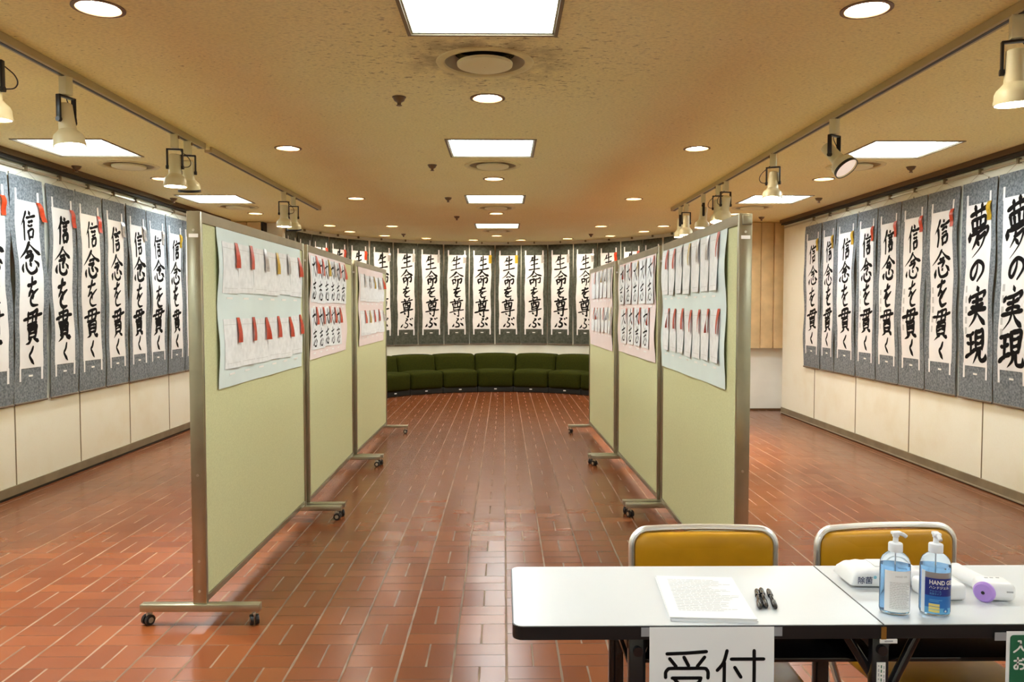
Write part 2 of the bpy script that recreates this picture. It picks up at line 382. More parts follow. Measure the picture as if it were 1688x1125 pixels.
CH = {
 'shin': 'l38,2 30,22 10,48;v28,32 29,62 27,98;d58,2 66,12;h44,24 68,21 96,17;h54,38 68,36 80,34;h54,52 68,50 80,48;v54,66 56,80 58,95;k54,67 70,64 84,62 83,78 78,94;h58,91 70,89 80,88',
 'nen': 'l52,0 36,22 3,46;r51,4 72,26 99,40;h40,33 50,31 62,29;k32,46 50,43 66,40 58,52 48,62;d20,66 15,78 17,88;k35,62 36,84 54,95 76,90 79,76;d50,62 56,72;d70,58 82,68 88,76',
 'wo': 'h16,24 46,20 76,12;l52,0 40,28 14,60;k20,58 36,42 50,46 50,72;b88,36 62,48 38,64 34,82 50,94 86,92',
 'kan': 'l30,4 27,20 20,40;k28,6 52,3 78,1 75,18 69,40;v52,3 50,20 47,40;h2,23 50,20 99,15;h22,41 48,38 72,35;v28,48 30,66 31,86;k28,49 50,46 73,44 72,64 70,86;h32,59 50,57 68,56;h32,70 50,68 68,67;h31,82 50,81 69,80;l42,84 34,92 14,101;r60,84 70,90 88,99',
 'ku': 'k72,0 52,26 24,46 50,72 84,99',
 'yume': 'h12,13 50,9 88,6;v34,0 38,20;l66,-2 61,20;v20,27 25,46;k20,28 50,25 82,22 77,46;v40,27 41,44;v59,25 58,43;h24,46 50,44 78,42;d10,50 7,66;k10,54 50,51 94,47 84,62;l48,56 40,70 18,82;l42,64 60,62 78,58 64,80 18,101;d42,70 56,79',
 'no': 'b54,16 46,48 24,80 8,66 18,32 54,10 88,26 92,56 56,92',
 'jitsu': 'd46,-2 53,10;d14,18 8,34;k14,24 50,19 92,14 80,32;h26,38 50,35 76,32;h22,52 50,49 80,46;h4,66 50,62 97,58;l50,24 48,58 36,80 6,99;r53,66 68,82 97,98',
 'gen': 'h4,16 22,14 40,11;h6,42 22,40 38,38;v22,14 22,42 22,72;h0,78 20,70 42,60;v50,6 51,36 52,62;k50,8 68,5 87,3 85,34 83,62;h54,25 68,23 82,22;h54,42 68,40 82,39;h52,59 68,57 82,56;l60,62 54,80 32,99;k72,60 71,80 76,93 98,90 99,74',
 'sei': 'l34,8 26,26 6,44;h26,31 50,28 80,22;v52,-2 50,48 50,92;h22,60 50,57 78,52;h2,94 50,91 99,86',
 'mei': 'l51,-2 34,20 1,42;r51,2 72,24 100,38;h36,37 50,35 64,33;v24,54 26,68 29,84;k24,55 36,53 47,51 44,72;h28,75 45,73;v60,54 60,80 58,102;k60,54 72,52 87,49 86,68 80,80 71,76',
 'son': 'd30,-2 38,10;l72,-4 63,10;h6,15 50,12 95,8;v23,25 25,42 28,60;k23,26 50,23 80,20 77,40 73,60;l43,14 40,30 32,46;b58,13 57,32 62,42 72,40;h32,49 70,46;h27,60 74,57;h0,72 50,69 100,64;k66,57 66,82 63,99 50,93;d28,77 40,88',
 'bu': 'd42,4 56,14 46,28;b46,30 40,50 58,66 58,88 42,97 30,88;d20,60 14,78 4,90;d72,58 86,72 94,86;d76,12 84,24;d90,4 98,16',
 'tai': 'h12,36 50,32 90,27;l50,0 45,48 8,97;r50,42 66,70 98,95',
 'shi': 'h8,20 50,17 92,13;v50,-4 50,40;h22,42 50,40 78,38;d20,58 12,74 8,88;k34,58 36,80 52,92 78,90 82,74;d50,54 58,68;d76,52 92,66 98,76',
 'uke': 'c6,12 50,10 94,6;c12,26 26,48;c44,22 54,46;c90,22 74,48;c3,80 3,66 7,58 14,54 50,54 88,54 95,58 98,66 98,82;c18,82 50,82 82,82;c82,82 76,96 50,116 4,128;c22,84 44,108 96,128',
 'tsuke': 'c26,4 18,38 4,60;c20,38 20,130;c36,28 110,28;c88,4 88,116 82,124 66,124;c44,52 58,80',
 'iri': 'c40,6 54,6 58,10 56,40 40,70 10,96;c56,30 70,70 98,96',
 'o': 'c10,28 70,26;c38,4 38,84 30,94 14,90 12,72 40,54 76,56 92,74 80,92 62,96;c78,12 96,26',
}
def parse(s):
    out = []
    for st in s.split(';'):
        out.append((st[0], [tuple(map(float, p.split(','))) for p in st[1:].split(' ')]))
    return out
CH = {k: parse(s) for k, s in CH.items()}

def brush(mb, char, u0, v0, du, dv, fn, off, bw, mi, rng=None, jit=1.6, n=6):
    """write a character into the box u0..u0+du, v0..v0+dv (v down); fn(u, v, off) gives the point"""
    for kind, pts in CH[char]:
        w0 = bw * (rng.uniform(0.82, 1.18) if rng else 1)
        if rng: pts = [(x + rng.gauss(0, jit), y + rng.gauss(0, jit)) for x, y in pts]
        P = catmull([(u0 + x * du / 100, v0 + y * dv / 100 - (x - 50) * du / 100 * (0.10 if rng else 0)) for x, y in pts], n)
        K = len(P); tab = WID[kind]; L, Rr = [], []
        for i, (x, y) in enumerate(P):
            a = P[max(i - 1, 0)]; b = P[min(i + 1, K - 1)]
            tx, ty = b[0] - a[0], b[1] - a[1]; l = math.hypot(tx, ty) or 1e-6; tx /= l; ty /= l
            ww = w0 * 0.5 * lerp_tab(tab, i / (K - 1))
            if i == 0 or i == K - 1:          # rounded ends
                sg = -1 if i == 0 else 1
                row = [(x + sg * tx * ww * 0.9 * math.sin(q) * 1.0 - ty * ww * math.cos(q), y + sg * ty * ww * 0.9 * math.sin(q) + tx * ww * math.cos(q)) for q in (R(50),)]
                e1 = (x - ty * ww, y + tx * ww); e2 = (x + ty * ww, y - tx * ww)
                c1 = (x + sg * tx * ww * .7 - ty * ww * .7, y + sg * ty * ww * .7 + tx * ww * .7); c2 = (x + sg * tx * ww * .7 + ty * ww * .7, y + sg * ty * ww * .7 - tx * ww * .7)
                ct = (x + sg * tx * ww, y + sg * ty * ww)
                ids = [fn(q[0], q[1], off) for q in (e1, c1, ct, c2, e2)]
                mb.add(ids, [(0, 1, 2, 3, 4) if sg > 0 else (4, 3, 2, 1, 0)], mi)
            L.append((x - ty * ww, y + tx * ww)); Rr.append((x + ty * ww, y - tx * ww))
        vs = [fn(q[0], q[1], off) for q in L] + [fn(q[0], q[1], off) for q in Rr]
        mb.add(vs, [(i, i + 1, K + i + 1, K + i) for i in range(K - 1)], mi)

def text_into(mb, s, size, mi, fn, bold=0.0, align='LEFT', sx=1.0):
    c = bpy.data.curves.new('t', 'FONT'); c.body = s; c.size = size; c.offset = bold; c.align_x = align; c.resolution_u = 3
    o = bpy.data.objects.new('t', c); COL.objects.link(o)
    dg = bpy.context.evaluated_depsgraph_get(); me = bpy.data.meshes.new_from_object(o.evaluated_get(dg))
    mb.add([fn(p.co.x * sx, p.co.y) for p in me.vertices], [tuple(p.vertices) for p in me.polygons], mi)
    bpy.data.objects.remove(o); bpy.data.curves.remove(c); bpy.data.meshes.remove(me)

# ------------------------------------------------------------------ the room
ZC = 2.66
XL, XR = -3.78, 3.86
AC, AR = Vector((-0.1, 11.35, 0)), 3.03
MB().box((0.05, 4.6, -0.05), (8.6, 20.4, 0.1)).build('floor', M['floor'], smooth=False)
struct(bpy.data.objects['floor'])

PANELS = [(-.09, 3.16), (-.09, 5.93), (-.09, 8.70), (-.09, 11.52), (-3.16, 5.95), (-3.16, 8.72), (2.98, 5.95), (2.98, 8.68), (-.09, 0.39), (-3.16, 3.17), (2.98, 3.17), (-3.16, .4), (2.98, .4), (-.09, -2.38), (-3.16, -2.38), (2.98, -2.38)]  # last row, out of view, is added to light the sign from the front
DOWN = [(-.09, 4.52), (-.09, 7.32), (-.09, 10.0), (-.11, 13.1), (-1.61, 3.19), (-1.61, 5.94), (-1.61, 8.64), (-1.63, 11.56), (1.45, 3.17), (1.45, 5.92), (1.43, 8.65), (1.43, 11.55),
        (-3.16, 7.35), (-3.14, 10.03), (2.97, 7.3), (2.96, 10.03),
        (-2.53, 11.5), (-2.41, 12.4), (-1.97, 13.1), (-1.33, 13.6), (-.53, 13.93), (.31, 13.93), (1.11, 13.62), (1.78, 13.1), (2.2, 12.33), (2.34, 11.51)]
bm = MB().box((0.05, 5.1, ZC + 0.07), (8.6, 19.4, 0.14))
ceiling = bm.build('ceiling', M['ceil'], smooth=False); struct(ceiling)
cut = MB()
for x, y in PANELS: cut.box((x, y, ZC - 0.02), (0.625, 0.625, 0.2))
for x, y in VENTS: cut.lathe([(0.198, -0.1), (0.198, 0.09)], 36, 0, Matrix.Translation((x, y, ZC)))
for x, y in DOWN: cut.lathe([(0.085, -0.1), (0.085, 0.07)], 28, 0, Matrix.Translation((x, y, ZC)))
cutter = cut.build('cutter', M['ceil'], smooth=False)
bo = ceiling.modifiers.new('holes', 'BOOLEAN'); bo.object = cutter; bo.operation = 'DIFFERENCE'; bo.solver = 'EXACT'
dg = bpy.context.evaluated_depsgraph_get()
nm = bpy.data.meshes.new_from_object(ceiling.evaluated_get(dg))
ceiling.modifiers.clear(); ceiling.data = nm
bpy.data.objects.remove(cutter)

def wall_side(side):
    x = XL if side == 'left' else XR
    s = -1 if side == 'left' else 1
    yend = 11.15 if side == 'left' else 10.8
    mb = MB(); mb.box((x + s * 0.075, (yend - 4.4) / 2, ZC / 2), (0.15, yend + 4.4, ZC))
    wl = struct(mb.build('wall_' + side, M['wall'], smooth=False))
    sm = MB()
    ys = [6.076 + .931 * k for k in range(-9, 6)] if side == 'left' else [6.244 + 1.139 * k for k in range(-7, 4)]
    for y in ys:
        if y < yend - 0.1: sm.box((x - s * 0.001, y, 1.30), (0.006, 0.009, 2.42))
    o = sm.build('wall_seam', M['seam'], wl, smooth=False)
    b = MB()
    if side == 'left':
        b.box((x - s * 0.006, (yend - 4.4) / 2, 0.058), (0.012, yend + 4.4, 0.07))
        b.box((x - s * 0.002, (yend - 4.4) / 2, 0.011), (0.004, yend + 4.4, 0.022), 1)
    else:
        b.box((x - s * 0.006, (yend - 4.4) / 2, 0.055), (0.012, yend + 4.4, 0.07))
        b.box((x - s * 0.009, (yend - 4.4) / 2, 0.016), (0.018, yend + 4.4, 0.012), 2)
        b.box((x - s * 0.002, (yend - 4.4) / 2, 0.005), (0.004, yend + 4.4, 0.01), 1)
    struct(b.build('baseboard_' + side, [M['base_metal'], M['dark'], M['alu']], smooth=False))
    t = MB()
    ye = 10.75
    t.box((x - s * 0.04, (ye - 4.4) / 2, ZC - 0.022), (0.08, ye + 4.4, 0.044), 0)
    t.box((x - s * 0.03, (ye - 4.4) / 2, ZC - 0.056), (0.06, ye + 4.4, 0.024), 1)
    t.box((x - s * 0.018, (ye - 4.4) / 2, 2.558), (0.012, ye + 4.4, 0.016), 2)
    struct(t.build('trim_1' if side == 'left' else 'trim_2', [M['rail_dark'], M['dark'], M['alu']], smooth=False), 'dark picture rail along the top of the wall')
wall_side('left'); wall_side('right')

# curved rear wall of the apse
mb = MB(); n = 64; vs = []; fs = []
for k in range(n + 1):
    q = R(-93 + 186 * k / n)
    for rr in (AR, AR + 0.12):
        for z in (0, ZC): vs.append((AC.x + rr * math.sin(q), AC.y + rr * math.cos(q), z))
for k in range(n):
    a, b = k * 4, k * 4 + 4
    fs += [(a, a + 1, b + 1, b), (a + 2, b + 2, b + 3, a + 3), (a + 1, a + 3, b + 3, b + 1), (a, b, b + 2, a + 2)]
fs += [(0, 2, 3, 1), (n * 4, n * 4 + 1, n * 4 + 3, n * 4 + 2)]
mb.add(vs, fs); struct(mb.build('wall_back', M['wall']))
# short returns between the side walls and the apse
for side, x0, x1 in (('far_left', -3.93, -3.12), ('far_right', 2.92, 4.1)):
    struct(MB().box(((x0 + x1) / 2, 11.25, ZC / 2), (x1 - x0, 0.2, ZC)).build('wall_' + side, M['white_wall'] if side == 'far_right' else M['wall'], smooth=False))
struct(MB().box((4.06, 11.0, ZC / 2), (0.1, 0.6, ZC)).build('wall_far_right_corner', M['white_wall'], smooth=False))
struct(MB().box((3.5, 11.143, 0.012), (1.15, 0.014, 0.024)).build('baseboard_far_right', M['rail_dark'], smooth=False))
struct(MB().box((0.05, -4.45, ZC / 2), (8.2, 0.1, ZC)).build('wall_front_added', M['wall'], smooth=False))  # unseen wall added behind the camera to close the room for light
# veneer boards boxed out over the two returns
def veneer(x0, x1, label, nb):
    t = thing('veneer_panel', label, 'wall panel', ((x0 + x1) / 2, 11.14, 0.895))
    wd = (x1 - x0) / nb
    mb = MB()
    for k in range(nb): mb.box((x0 + wd * (k + .5) - (x0 + x1) / 2, -0.09, (2.655 - .895) / 2), (wd - 0.006, 0.15 + 0.02 * (k % 2), 2.655 - .895), bev=0.012)
    mb.build('board', M['wood'], t)
    return t
veneer(3.24, 3.97, 'tan wood veneer boxing on the right return wall behind the right partitions', 4)
vl = veneer(-3.76, -3.36, 'tan wood veneer boxing high on the left return wall beyond the left partitions', 2)
MB().box((0.215, -0.09, .88), (0.03, 0.17, 1.755)).build('edge_strip', M['dark'], vl, label='dark vertical edge strip')

# ------------------------------------------------------------------ ceiling fittings
PN = ['square ceiling light panel, nearest and largest in the middle row', 'square ceiling light panel, second in the middle row', 'square ceiling light panel, third in the middle row', 'square ceiling light panel, farthest and smallest in the middle row',
      'square ceiling light panel over the left aisle, nearer one behind the first spotlight', 'square ceiling light panel over the left aisle, farther one above the left partition post',
      'square ceiling light panel over the right aisle, nearer one beside the tilted spotlight', 'square ceiling light panel over the right aisle, farther one above the right partition post',
      'square ceiling light panel in the middle row directly over the camera', 'square ceiling light panel over the left aisle level with the nearest middle one', 'square ceiling light panel over the right aisle level with the nearest middle one',
      'square ceiling light panel over the left aisle at the entrance end', 'square ceiling light panel over the right aisle at the entrance end', 'square ceiling light panel in the middle row behind the camera', 'square ceiling light panel behind the camera toward the left wall', 'square ceiling light panel behind the camera toward the right wall']
first = None
for (x, y), lab in zip(PANELS, PN):
    if first is None:
        first = thing('ceiling_light', lab, 'ceiling light', (x, y, ZC), 0, 'square ceiling light panels')
        f = MB()
        for sx, sy, dx, dy in ((0, .319, .654, .016), (0, -.319, .654, .016), (.319, 0, .016, .622), (-.319, 0, .016, .622)):
            f.box((sx, sy, -0.003), (dx, dy, 0.006))
        f.build('frame', M['lightframe'], first, smooth=False)
        f = MB()
        for sx, sy, dx, dy in ((0, .306, .612, .008), (0, -.306, .612, .008), (.306, 0, .008, .604), (-.306, 0, .008, .604)):
            f.box((sx, sy, 0.036), (dx, dy, 0.07))
        f.build('light_well', M['well'], first, smooth=False)
        MB().box((0, 0, 0.066), (0.600, 0.600, 0.006)).build('diffuser', M['diffuser'], first, label='glowing white diffuser', smooth=False)
    else:
        copy_thing(first, (x, y, ZC), 0, lab)
DN = ['round downlight in the middle row just beyond the dirty air diffuser', 'round downlight in the middle row between the second and third light panels', 'round downlight in the middle row between the third and fourth light panels', 'round downlight in the middle row beyond the farthest light panel',
      'large round downlight at the top edge of the picture near the left track', 'round downlight right of the left track, second of its row', 'round downlight right of the left track, third of its row', 'round downlight right of the left track, fourth and farthest of its row',
      'large round downlight at the top edge of the picture near the right track', 'round downlight left of the right track, second of its row', 'round downlight left of the right track, third of its row', 'round downlight left of the right track, fourth and farthest of its row',
      'round downlight over the left aisle beside the pair of spotlights', 'round downlight over the left aisle above the first left partition', 'round downlight over the right aisle just under the tilted spotlight', 'round downlight over the right aisle at its far end']
DN += ['round downlight in the ring over the curved sofa, %s from the left' % q for q in ('first', 'second', 'third', 'fourth', 'fifth', 'sixth', 'seventh', 'eighth', 'ninth', 'tenth')]
first = None
for (x, y), lab in zip(DOWN, DN):
    if first is None:
        first = thing('downlight', lab, 'downlight', (x, y, ZC), 0, 'round recessed downlights')
        MB().lathe([(0.100, 0.0), (0.100, -0.004), (0.084, -0.005), (0.080, 0.0), (0.074, 0.03), (0.080, 0.03), (0.0845, 0.001)], 28, 0, None, cap=False).build('rim', M['downrim'], first)
        MB().lathe([(0.074, 0.022), (0.074, 0.03)], 28).build('lens', M['lens'], first, label='glowing lens')
    else:
        copy_thing(first, (x, y, ZC), 0, lab)
VN = ['round ceiling air diffuser ringed with grime, nearest in the middle row', 'round ceiling air diffuser, second in the middle row', 'round ceiling air diffuser, third in the middle row', 'round ceiling air diffuser, farthest in the middle row',
      'round ceiling air diffuser over the left aisle, nearer one', 'round ceiling air diffuser over the left aisle, farther one above the left post', 'round ceiling air diffuser over the right aisle beside the tilted spotlight', 'round ceiling air diffuser over the right aisle, farther one above the right post']
first = None
for (x, y), lab in zip(VENTS, VN):
    if first is None:
        first = thing('air_diffuser', lab, 'air vent', (x, y, ZC), 0, 'round ceiling air diffusers')
        MB().lathe([(0.238, 0.0), (0.235, -0.006), (0.215, -0.011), (0.200, -0.008), (0.194, 0.0), (0.197, 0.004)], 40, 0, None, cap=False).build('outer_ring', M['vent'], first)
        MB().lathe([(0.194, 0.0), (0.182, 0.012), (0.152, 0.034), (0.146, 0.040), (0.150, 0.046), (0.196, 0.02)], 40, 0, None, cap=False).build('cone', M['ventcone'], first)
        MB().lathe([(0.190, 0.086), (0.002, 0.086)], 40, 0, None, cap=False).build('throat', M['dark'], first)
        MB().lathe([(0.136, -0.004), (0.134, -0.016), (0.118, -0.022), (0.002, -0.024)], 40, 0, None, cap=False).build('centre_disc', M['ventface'], first)
    else:
        copy_thing(first, (x, y, ZC), 0, lab)
SPR = [(-.59, 4.50, 'nearest of the middle row'), (-.595, 6.62, 'second of the middle row'), (-.60, 8.58, 'third of the middle row'), (-.61, 10.33, 'fourth of the middle row'), (-1.62, 12.8, 'left one before the curved wall'), (1.42, 12.78, 'right one before the curved wall'),
       (3.45, 6.66, 'nearest along the right wall'), (3.44, 8.58, 'second along the right wall'), (3.4, 10.36, 'farthest along the right wall, before the veneer boxing'), (-3.6, 6.71, 'nearer along the left wall'), (-3.6, 8.66, 'farther along the left wall')]
first = None
for x, y, lab in SPR:
    lab = 'small dark ceiling sprinkler head, ' + lab
    if first is None:
        first = thing('sprinkler_head', lab, 'sprinkler', (x, y, ZC), 0, 'dark sprinkler heads')
        MB().lathe([(0.036, 0), (0.036, -0.006), (0.028, -0.022), (0.012, -0.032), (0.010, -0.044), (0.016, -0.046), (0.016, -0.049), (0.003, -0.05)], 16).build('body', M['downrim'], first)
        MB().lathe([(0.040, 0), (0.038, -0.005), (0.030, -0.006)], 16, 0, None, cap=False).build('collar', M['rail_dark'], first)
    else:
        copy_thing(first, (x, y, ZC), 0, lab)

# tracks
def track(name, label, x, y0, y1):
    t = thing(name, label, 'lighting track', (x, y0, ZC))
    L = y1 - y0
    MB().box((0, L / 2, -0.019), (0.054, L, 0.038), bev=0.003).build('rail', M['track'], t, smooth=False)
    MB().box((0, L / 2, -0.0385), (0.018, L - .02, 0.003)).build('slot', M['dark'], t, smooth=False)
    for yy in (0.012, L - 0.012): MB().box((0, yy, -0.0195), (0.058, 0.03, 0.042), bev=0.004).build('end_cap', M['track'], t)
track('lighting_track', 'beige spotlight track on the left ceiling, nearer length', -2.19, 1.2, 5.78)
track('lighting_track', 'beige spotlight track on the left ceiling, farther length', -2.19, 5.90, 9.38)
track('lighting_track', 'beige spotlight track running along the right ceiling', 2.03, 1.2, 9.42)
cb = MB().box((-2.19, 5.84, ZC - 0.012), (0.03, 0.11, 0.024), bev=0.004).build('track_joiner', M['ceil'])
cb['label'] = 'small pale joiner between the two lengths of left track'; cb['category'] = 'track joiner'

def spotlight(x, y, rz, tilt, label, lit=True, cord=True):
    t = thing('spotlight', label, 'spotlight', (x, y, ZC - 0.034), rz, 'track spotlights')
    MB().box((0, 0, -0.048), (0.046, 0.046, 0.094), bev=0.004).build('adapter', M['spot'], t)
    MB().cyl((0.0235, 0, -0.022), (0.031, 0, -0.022), 0.011).build('locking_knob', M['downrim'], t)
    yk = MB()
    for s in (-1, 1):
        yk.box((s * 0.048, 0, -0.165), (0.009, 0.026, 0.125), bev=0.002)
        yk.cyl((s * 0.040, 0, -0.222), (s * 0.056, 0, -0.222), 0.013)
    yk.box((0, 0, -0.104), (0.105, 0.026, 0.009), bev=0.002)
    yk.build('yoke', M['black'], t)
    X = Matrix.Translation((0, 0, -0.222)) @ Matrix.Rotation(tilt, 4, 'X')
    hd = MB()
    hd.lathe([(0.030, 0.085), (0.036, 0.080), (0.038, 0.0), (0.041, -0.045), (0.052, -0.058), (0.066, -0.072), (0.072, -0.086), (0.074, -0.128), (0.070, -0.128), (0.067, -0.09)], 28, 0, X, cap=False)
    hd.lathe([(0.002, 0.085), (0.030, 0.085)], 28, 0, X, cap=False)
    hd.build('housing', M['spot'], t)
    MB().lathe([(0.0745, -0.112), (0.0755, -0.129), (0.070, -0.129), (0.0695, -0.118)], 28, 0, X, cap=False).build('rim', M['spot'] if lit else M['black'], t)
    MB().lathe([(0.002, -0.124), (0.045, -0.123), (0.0695, -0.118)], 28, 0, X, cap=False).build('lens', M['spotlens'] if lit else M['dimlens'], t, label='glowing lens' if lit else 'dim lens with an added weak glow')
    if cord:
        P = catmull([(0.018, 0.014, -0.092), (0.036, 0.03, -0.12), (0.092, 0.03, -0.165), (0.096, 0.022, -0.205), (0.058, 0.008, -0.218)], 6)
        pts = [(0.018, 0.014, -0.092), (0.040, 0.030, -0.115), (0.078, 0.034, -0.150), (0.094, 0.030, -0.185), (0.084, 0.02, -0.212), (0.055, 0.006, -0.220)]
        pp = []
        for a in range(len(pts) - 1):
            p0 = pts[max(a - 1, 0)]; p1 = pts[a]; p2 = pts[a + 1]; p3 = pts[min(a + 2, len(pts) - 1)]
            for k in range(5):
                s = k / 5
                pp.append(tuple(0.5 * (2 * p1[c] + (p2[c] - p0[c]) * s + (2 * p0[c] - 5 * p1[c] + 4 * p2[c] - p3[c]) * s * s + (3 * p1[c] - p0[c] - 3 * p2[c] + p3[c]) * s ** 3) for c in range(3)))
        pp.append(pts[-1])
        MB().tube(pp, 0.0028, 6).build('cord', M['black'], t)
    if lit:
        ld = bpy.data.lights.new('spot_beam', 'SPOT'); ld.energy = W_SPOT; ld.color = (1, 0.86, 0.66); ld.spot_size = R(75); ld.spot_blend = 0.7; ld.shadow_soft_size = 0.05
        lo = bpy.data.objects.new('spot_beam', ld); COL.objects.link(lo); lo.parent = t
        lo.matrix_local = X @ Matrix.Translation((0, 0, -0.135))
XT, XU = -2.19, 2.03
spotlight(XT, 3.42, R(5), R(4), 'cream track spotlight cut by the left edge of the picture')
spotlight(XT, 4.0, R(75), R(-8), 'cream track spotlight hanging in front of the nearer left light panel')
spotlight(XT, 5.30, R(10), R(0), 'cream track spotlight, front one of the pair near the track joint')
spotlight(XT, 5.52, R(10), R(14), 'cream track spotlight with dark rim, rear one of the pair near the track joint', lit=False, cord=False)
spotlight(XT, 7.90, R(8), R(0), 'cream track spotlight, front one of the pair at the far end of left track')
spotlight(XT, 8.26, R(8), R(14), 'cream track spotlight with dark rim, rear one of the pair at left track end', lit=False, cord=False)
spotlight(XU, 3.13, R(-20), R(2), 'big cream track spotlight at the top right corner of the picture')
spotlight(XU, 4.84, R(35), R(-42), 'cream track spotlight tilted sideways with its pinkish unlit lens showing', lit=False)
spotlight(XU, 5.93, R(150), R(14), 'cream track spotlight in front of the farther right light panel')
spotlight(XU, 7.2, R(190), R(-22), 'bright track spotlight beside the right post top, right one of two', )
spotlight(XU, 7.45, R(170), R(8), 'track spotlight half hidden behind the bright one near the right post')
spotlight(XU, 8.0, R(80), R(6), 'track spotlight with side-on black yoke, third from the far end of right track', cord=False)
spotlight(XU, 8.75, R(5), R(0), 'slim cream track spotlight, second from the far end of right track', cord=False)
spotlight(XU, 9.02, R(70), R(0), 'shadowed track spotlight at the far end of right track', cord=False)

# ------------------------------------------------------------------ hanging scrolls
TXT = {'belief': [('shin', .05, .225, .70), ('nen', .25, .435, .88), ('wo', .455, .63, .60), ('kan', .655, .845, .80), ('ku', .87, .985, .30)],
       'life': [('sei', .01, .205, .62), ('mei', .22, .415, .78), ('wo', .435, .575, .54), ('son', .59, .82, .74), ('bu', .845, .975, .68)],
       'dream': [('yume', .02, .33, .80), ('no', .345, .50, .62), ('jitsu', .51, .755, .74), ('gen', .77, .98, .88)]}
def scroll(loc, rz, W, H, text, ribbon, label, group, seed, mount='mount', curl=0.03, slant=0.0, cat='scroll', bold=1.0, smudge=False):
    rng = random.Random(seed)
    t = thing('hanging_scroll', label, cat, loc, rz, group)
    p1, p2, p3 = rng.uniform(0, 6), rng.uniform(0, 6), rng.uniform(0, 6)
    a1 = rng.uniform(0.004, 0.009); cl, cr = rng.uniform(.3, 1) * curl, rng.uniform(.3, 1) * curl
    def fn(u, v, off):
        s = min(max(v / H, 0), 1); e = 2 * u / W
        env = math.sin(PI * s) ** 0.7
        y = 0.020 + a1 * (1 + math.sin(2 * PI * s * 1.3 + p1)) * env
        c = (cl if e < 0 else cr) * abs(e) ** 2.6
        y += c * env * (0.62 + 0.38 * math.sin(2 * PI * s * 2.6 + (p2 if e < 0 else p3)))
        return (u + 0.004 * math.sin(5 * s + p3), -(y + off), H - v)
    MB().sheet(fn, -W / 2, W / 2, 0, H, 12, 34, 0.002, 0).build('mount', M[mount], t)
    pw = W * 0.36; vt, vb = 0.185, H - 0.275
    q1, q2 = rng.uniform(0, 6), rng.uniform(0, 6)
    ed = lambda v: (0.006 * math.sin(9 * v + q1) + .002 * math.sin(31 * v), 0.006 * math.sin(9 * v + q2) + .002 * math.sin(27 * v))
    pm = MB()
    pm.sheet(fn, -pw, pw, vt, vb, 10, 30, 0.0012, 0, 0.003, ed)
    for a, b in ((-pw, -pw + .024), (pw - .024, pw)):
        pm.sheet(fn, a, b, 0.10, vt + 0.02, 2, 3, 0.001, 0, 0.0045); pm.sheet(fn, a, b, vb - 0.02, vb + 0.10, 2, 3, 0.001, 0, 0.0045)
    Lp = vb - vt
    for ch, f0, f1, wf in TXT[text]:
        k = rng.uniform(.9, 1.1); dw = 2 * pw * wf * 1.0 * k; dh = (f1 - f0) * Lp * rng.uniform(.97, 1.05)
        u0 = -dw / 2 + rng.uniform(-.012, .012) + 0.006; v0 = vt + f0 * Lp + rng.uniform(-.008, .008)
        brush(pm, ch, u0, v0, dw, dh, fn, 0.0042, 0.0305 * bold * rng.uniform(.88, 1.12), 1, rng)
    if smudge:
        for k in range(5):
            v0 = vt + Lp * (0.50 + 0.065 * k)
            pm.sheet(fn, -pw + .022, -pw + .045 + rng.uniform(-.006, .006), v0, v0 + 0.055, 2, 3, 0.0005, 2, 0.0038)
    pm.build('paper', [M['paper'], M['ink'], M['faint']], t, label='white paper with brush calligraphy')
    MB().sheet(fn, -0.026, 0.026, vb + 0.055, vb + 0.07, 3, 1, 0.001, 0, 0.003).build('name_label', M['label'], t)
    MB().cyl((-W / 2 + .001, -0.022, 0.004), (W / 2 - .001, -0.022, 0.004), 0.009, 10).build('bottom_rod', M['roller'], t)
    hk = MB()
    ht = 2.572 - loc[2] if mount == 'mount' else ZC - .004 - loc[2]
    hk.box((0, -0.018, ht - .01), (0.022, 0.030, 0.044), 0, bev=.003)
    hk.tube([(-W * .3, -0.022, H), (0, -0.022, ht - .02), (W * .3, -0.022, H)], 0.0016, 5, 1)
    hk.build('hanger', [M['hook'], M['cord']], t)
    if ribbon:
        b0 = rng.uniform(-.3, .3)
        def rf(u, v, off):
            s = (v - (vt - .005)) / .15
            p = fn(u + slant * s, v, off + 0.006 + 0.010 * math.sin(PI * s) + abs(slant) * .3 * s)
            return (p[0], p[1] - 0.35 * (u - pw + .02) * s * b0 - .006 * math.sin(7 * s + b0), p[2])
        MB().sheet(rf, pw - .044, pw + .010, vt - .005, vt + 0.145, 4, 8, 0.0008, 0, 0.001).build('award_ribbon', M[ribbon], t, label='shiny %s award ribbon' % ribbon)
    return t

HB = 0.715
LW = [(5.59, 6.02, 'red', 0, 'cut by the left edge of the picture'), (6.04, 6.47, 'red', .05, 'second from the left, its red ribbon slanting'), (6.52, 6.94, 'red', .03, 'third from the left, red ribbon'), (6.96, 7.41, 'red', .02, 'fourth from the left, red ribbon'),
      (7.44, 7.86, 'silver', .015, 'fifth from the left, first with silver ribbon'), (7.90, 8.32, 'silver', .01, 'sixth from the left, second with silver ribbon'), (8.33, 8.79, 'silver', 0, 'seventh from the left, third with silver ribbon'),
      (8.81, 9.25, 'gold', .0, 'eighth from the left, gold ribbon'), (9.27, 9.70, 'red', 0, 'last one, mostly hidden behind the near partition post')]
for k, (y0, y1, rb, sl, lab) in enumerate(LW):
    scroll((XL + .004, (y0 + y1) / 2, HB), R(90), y1 - y0, 1.775, 'belief', rb, 'five-character calligraphy scroll on left wall, ' + lab, 'calligraphy scrolls on the left wall', 100 + k, slant=sl)
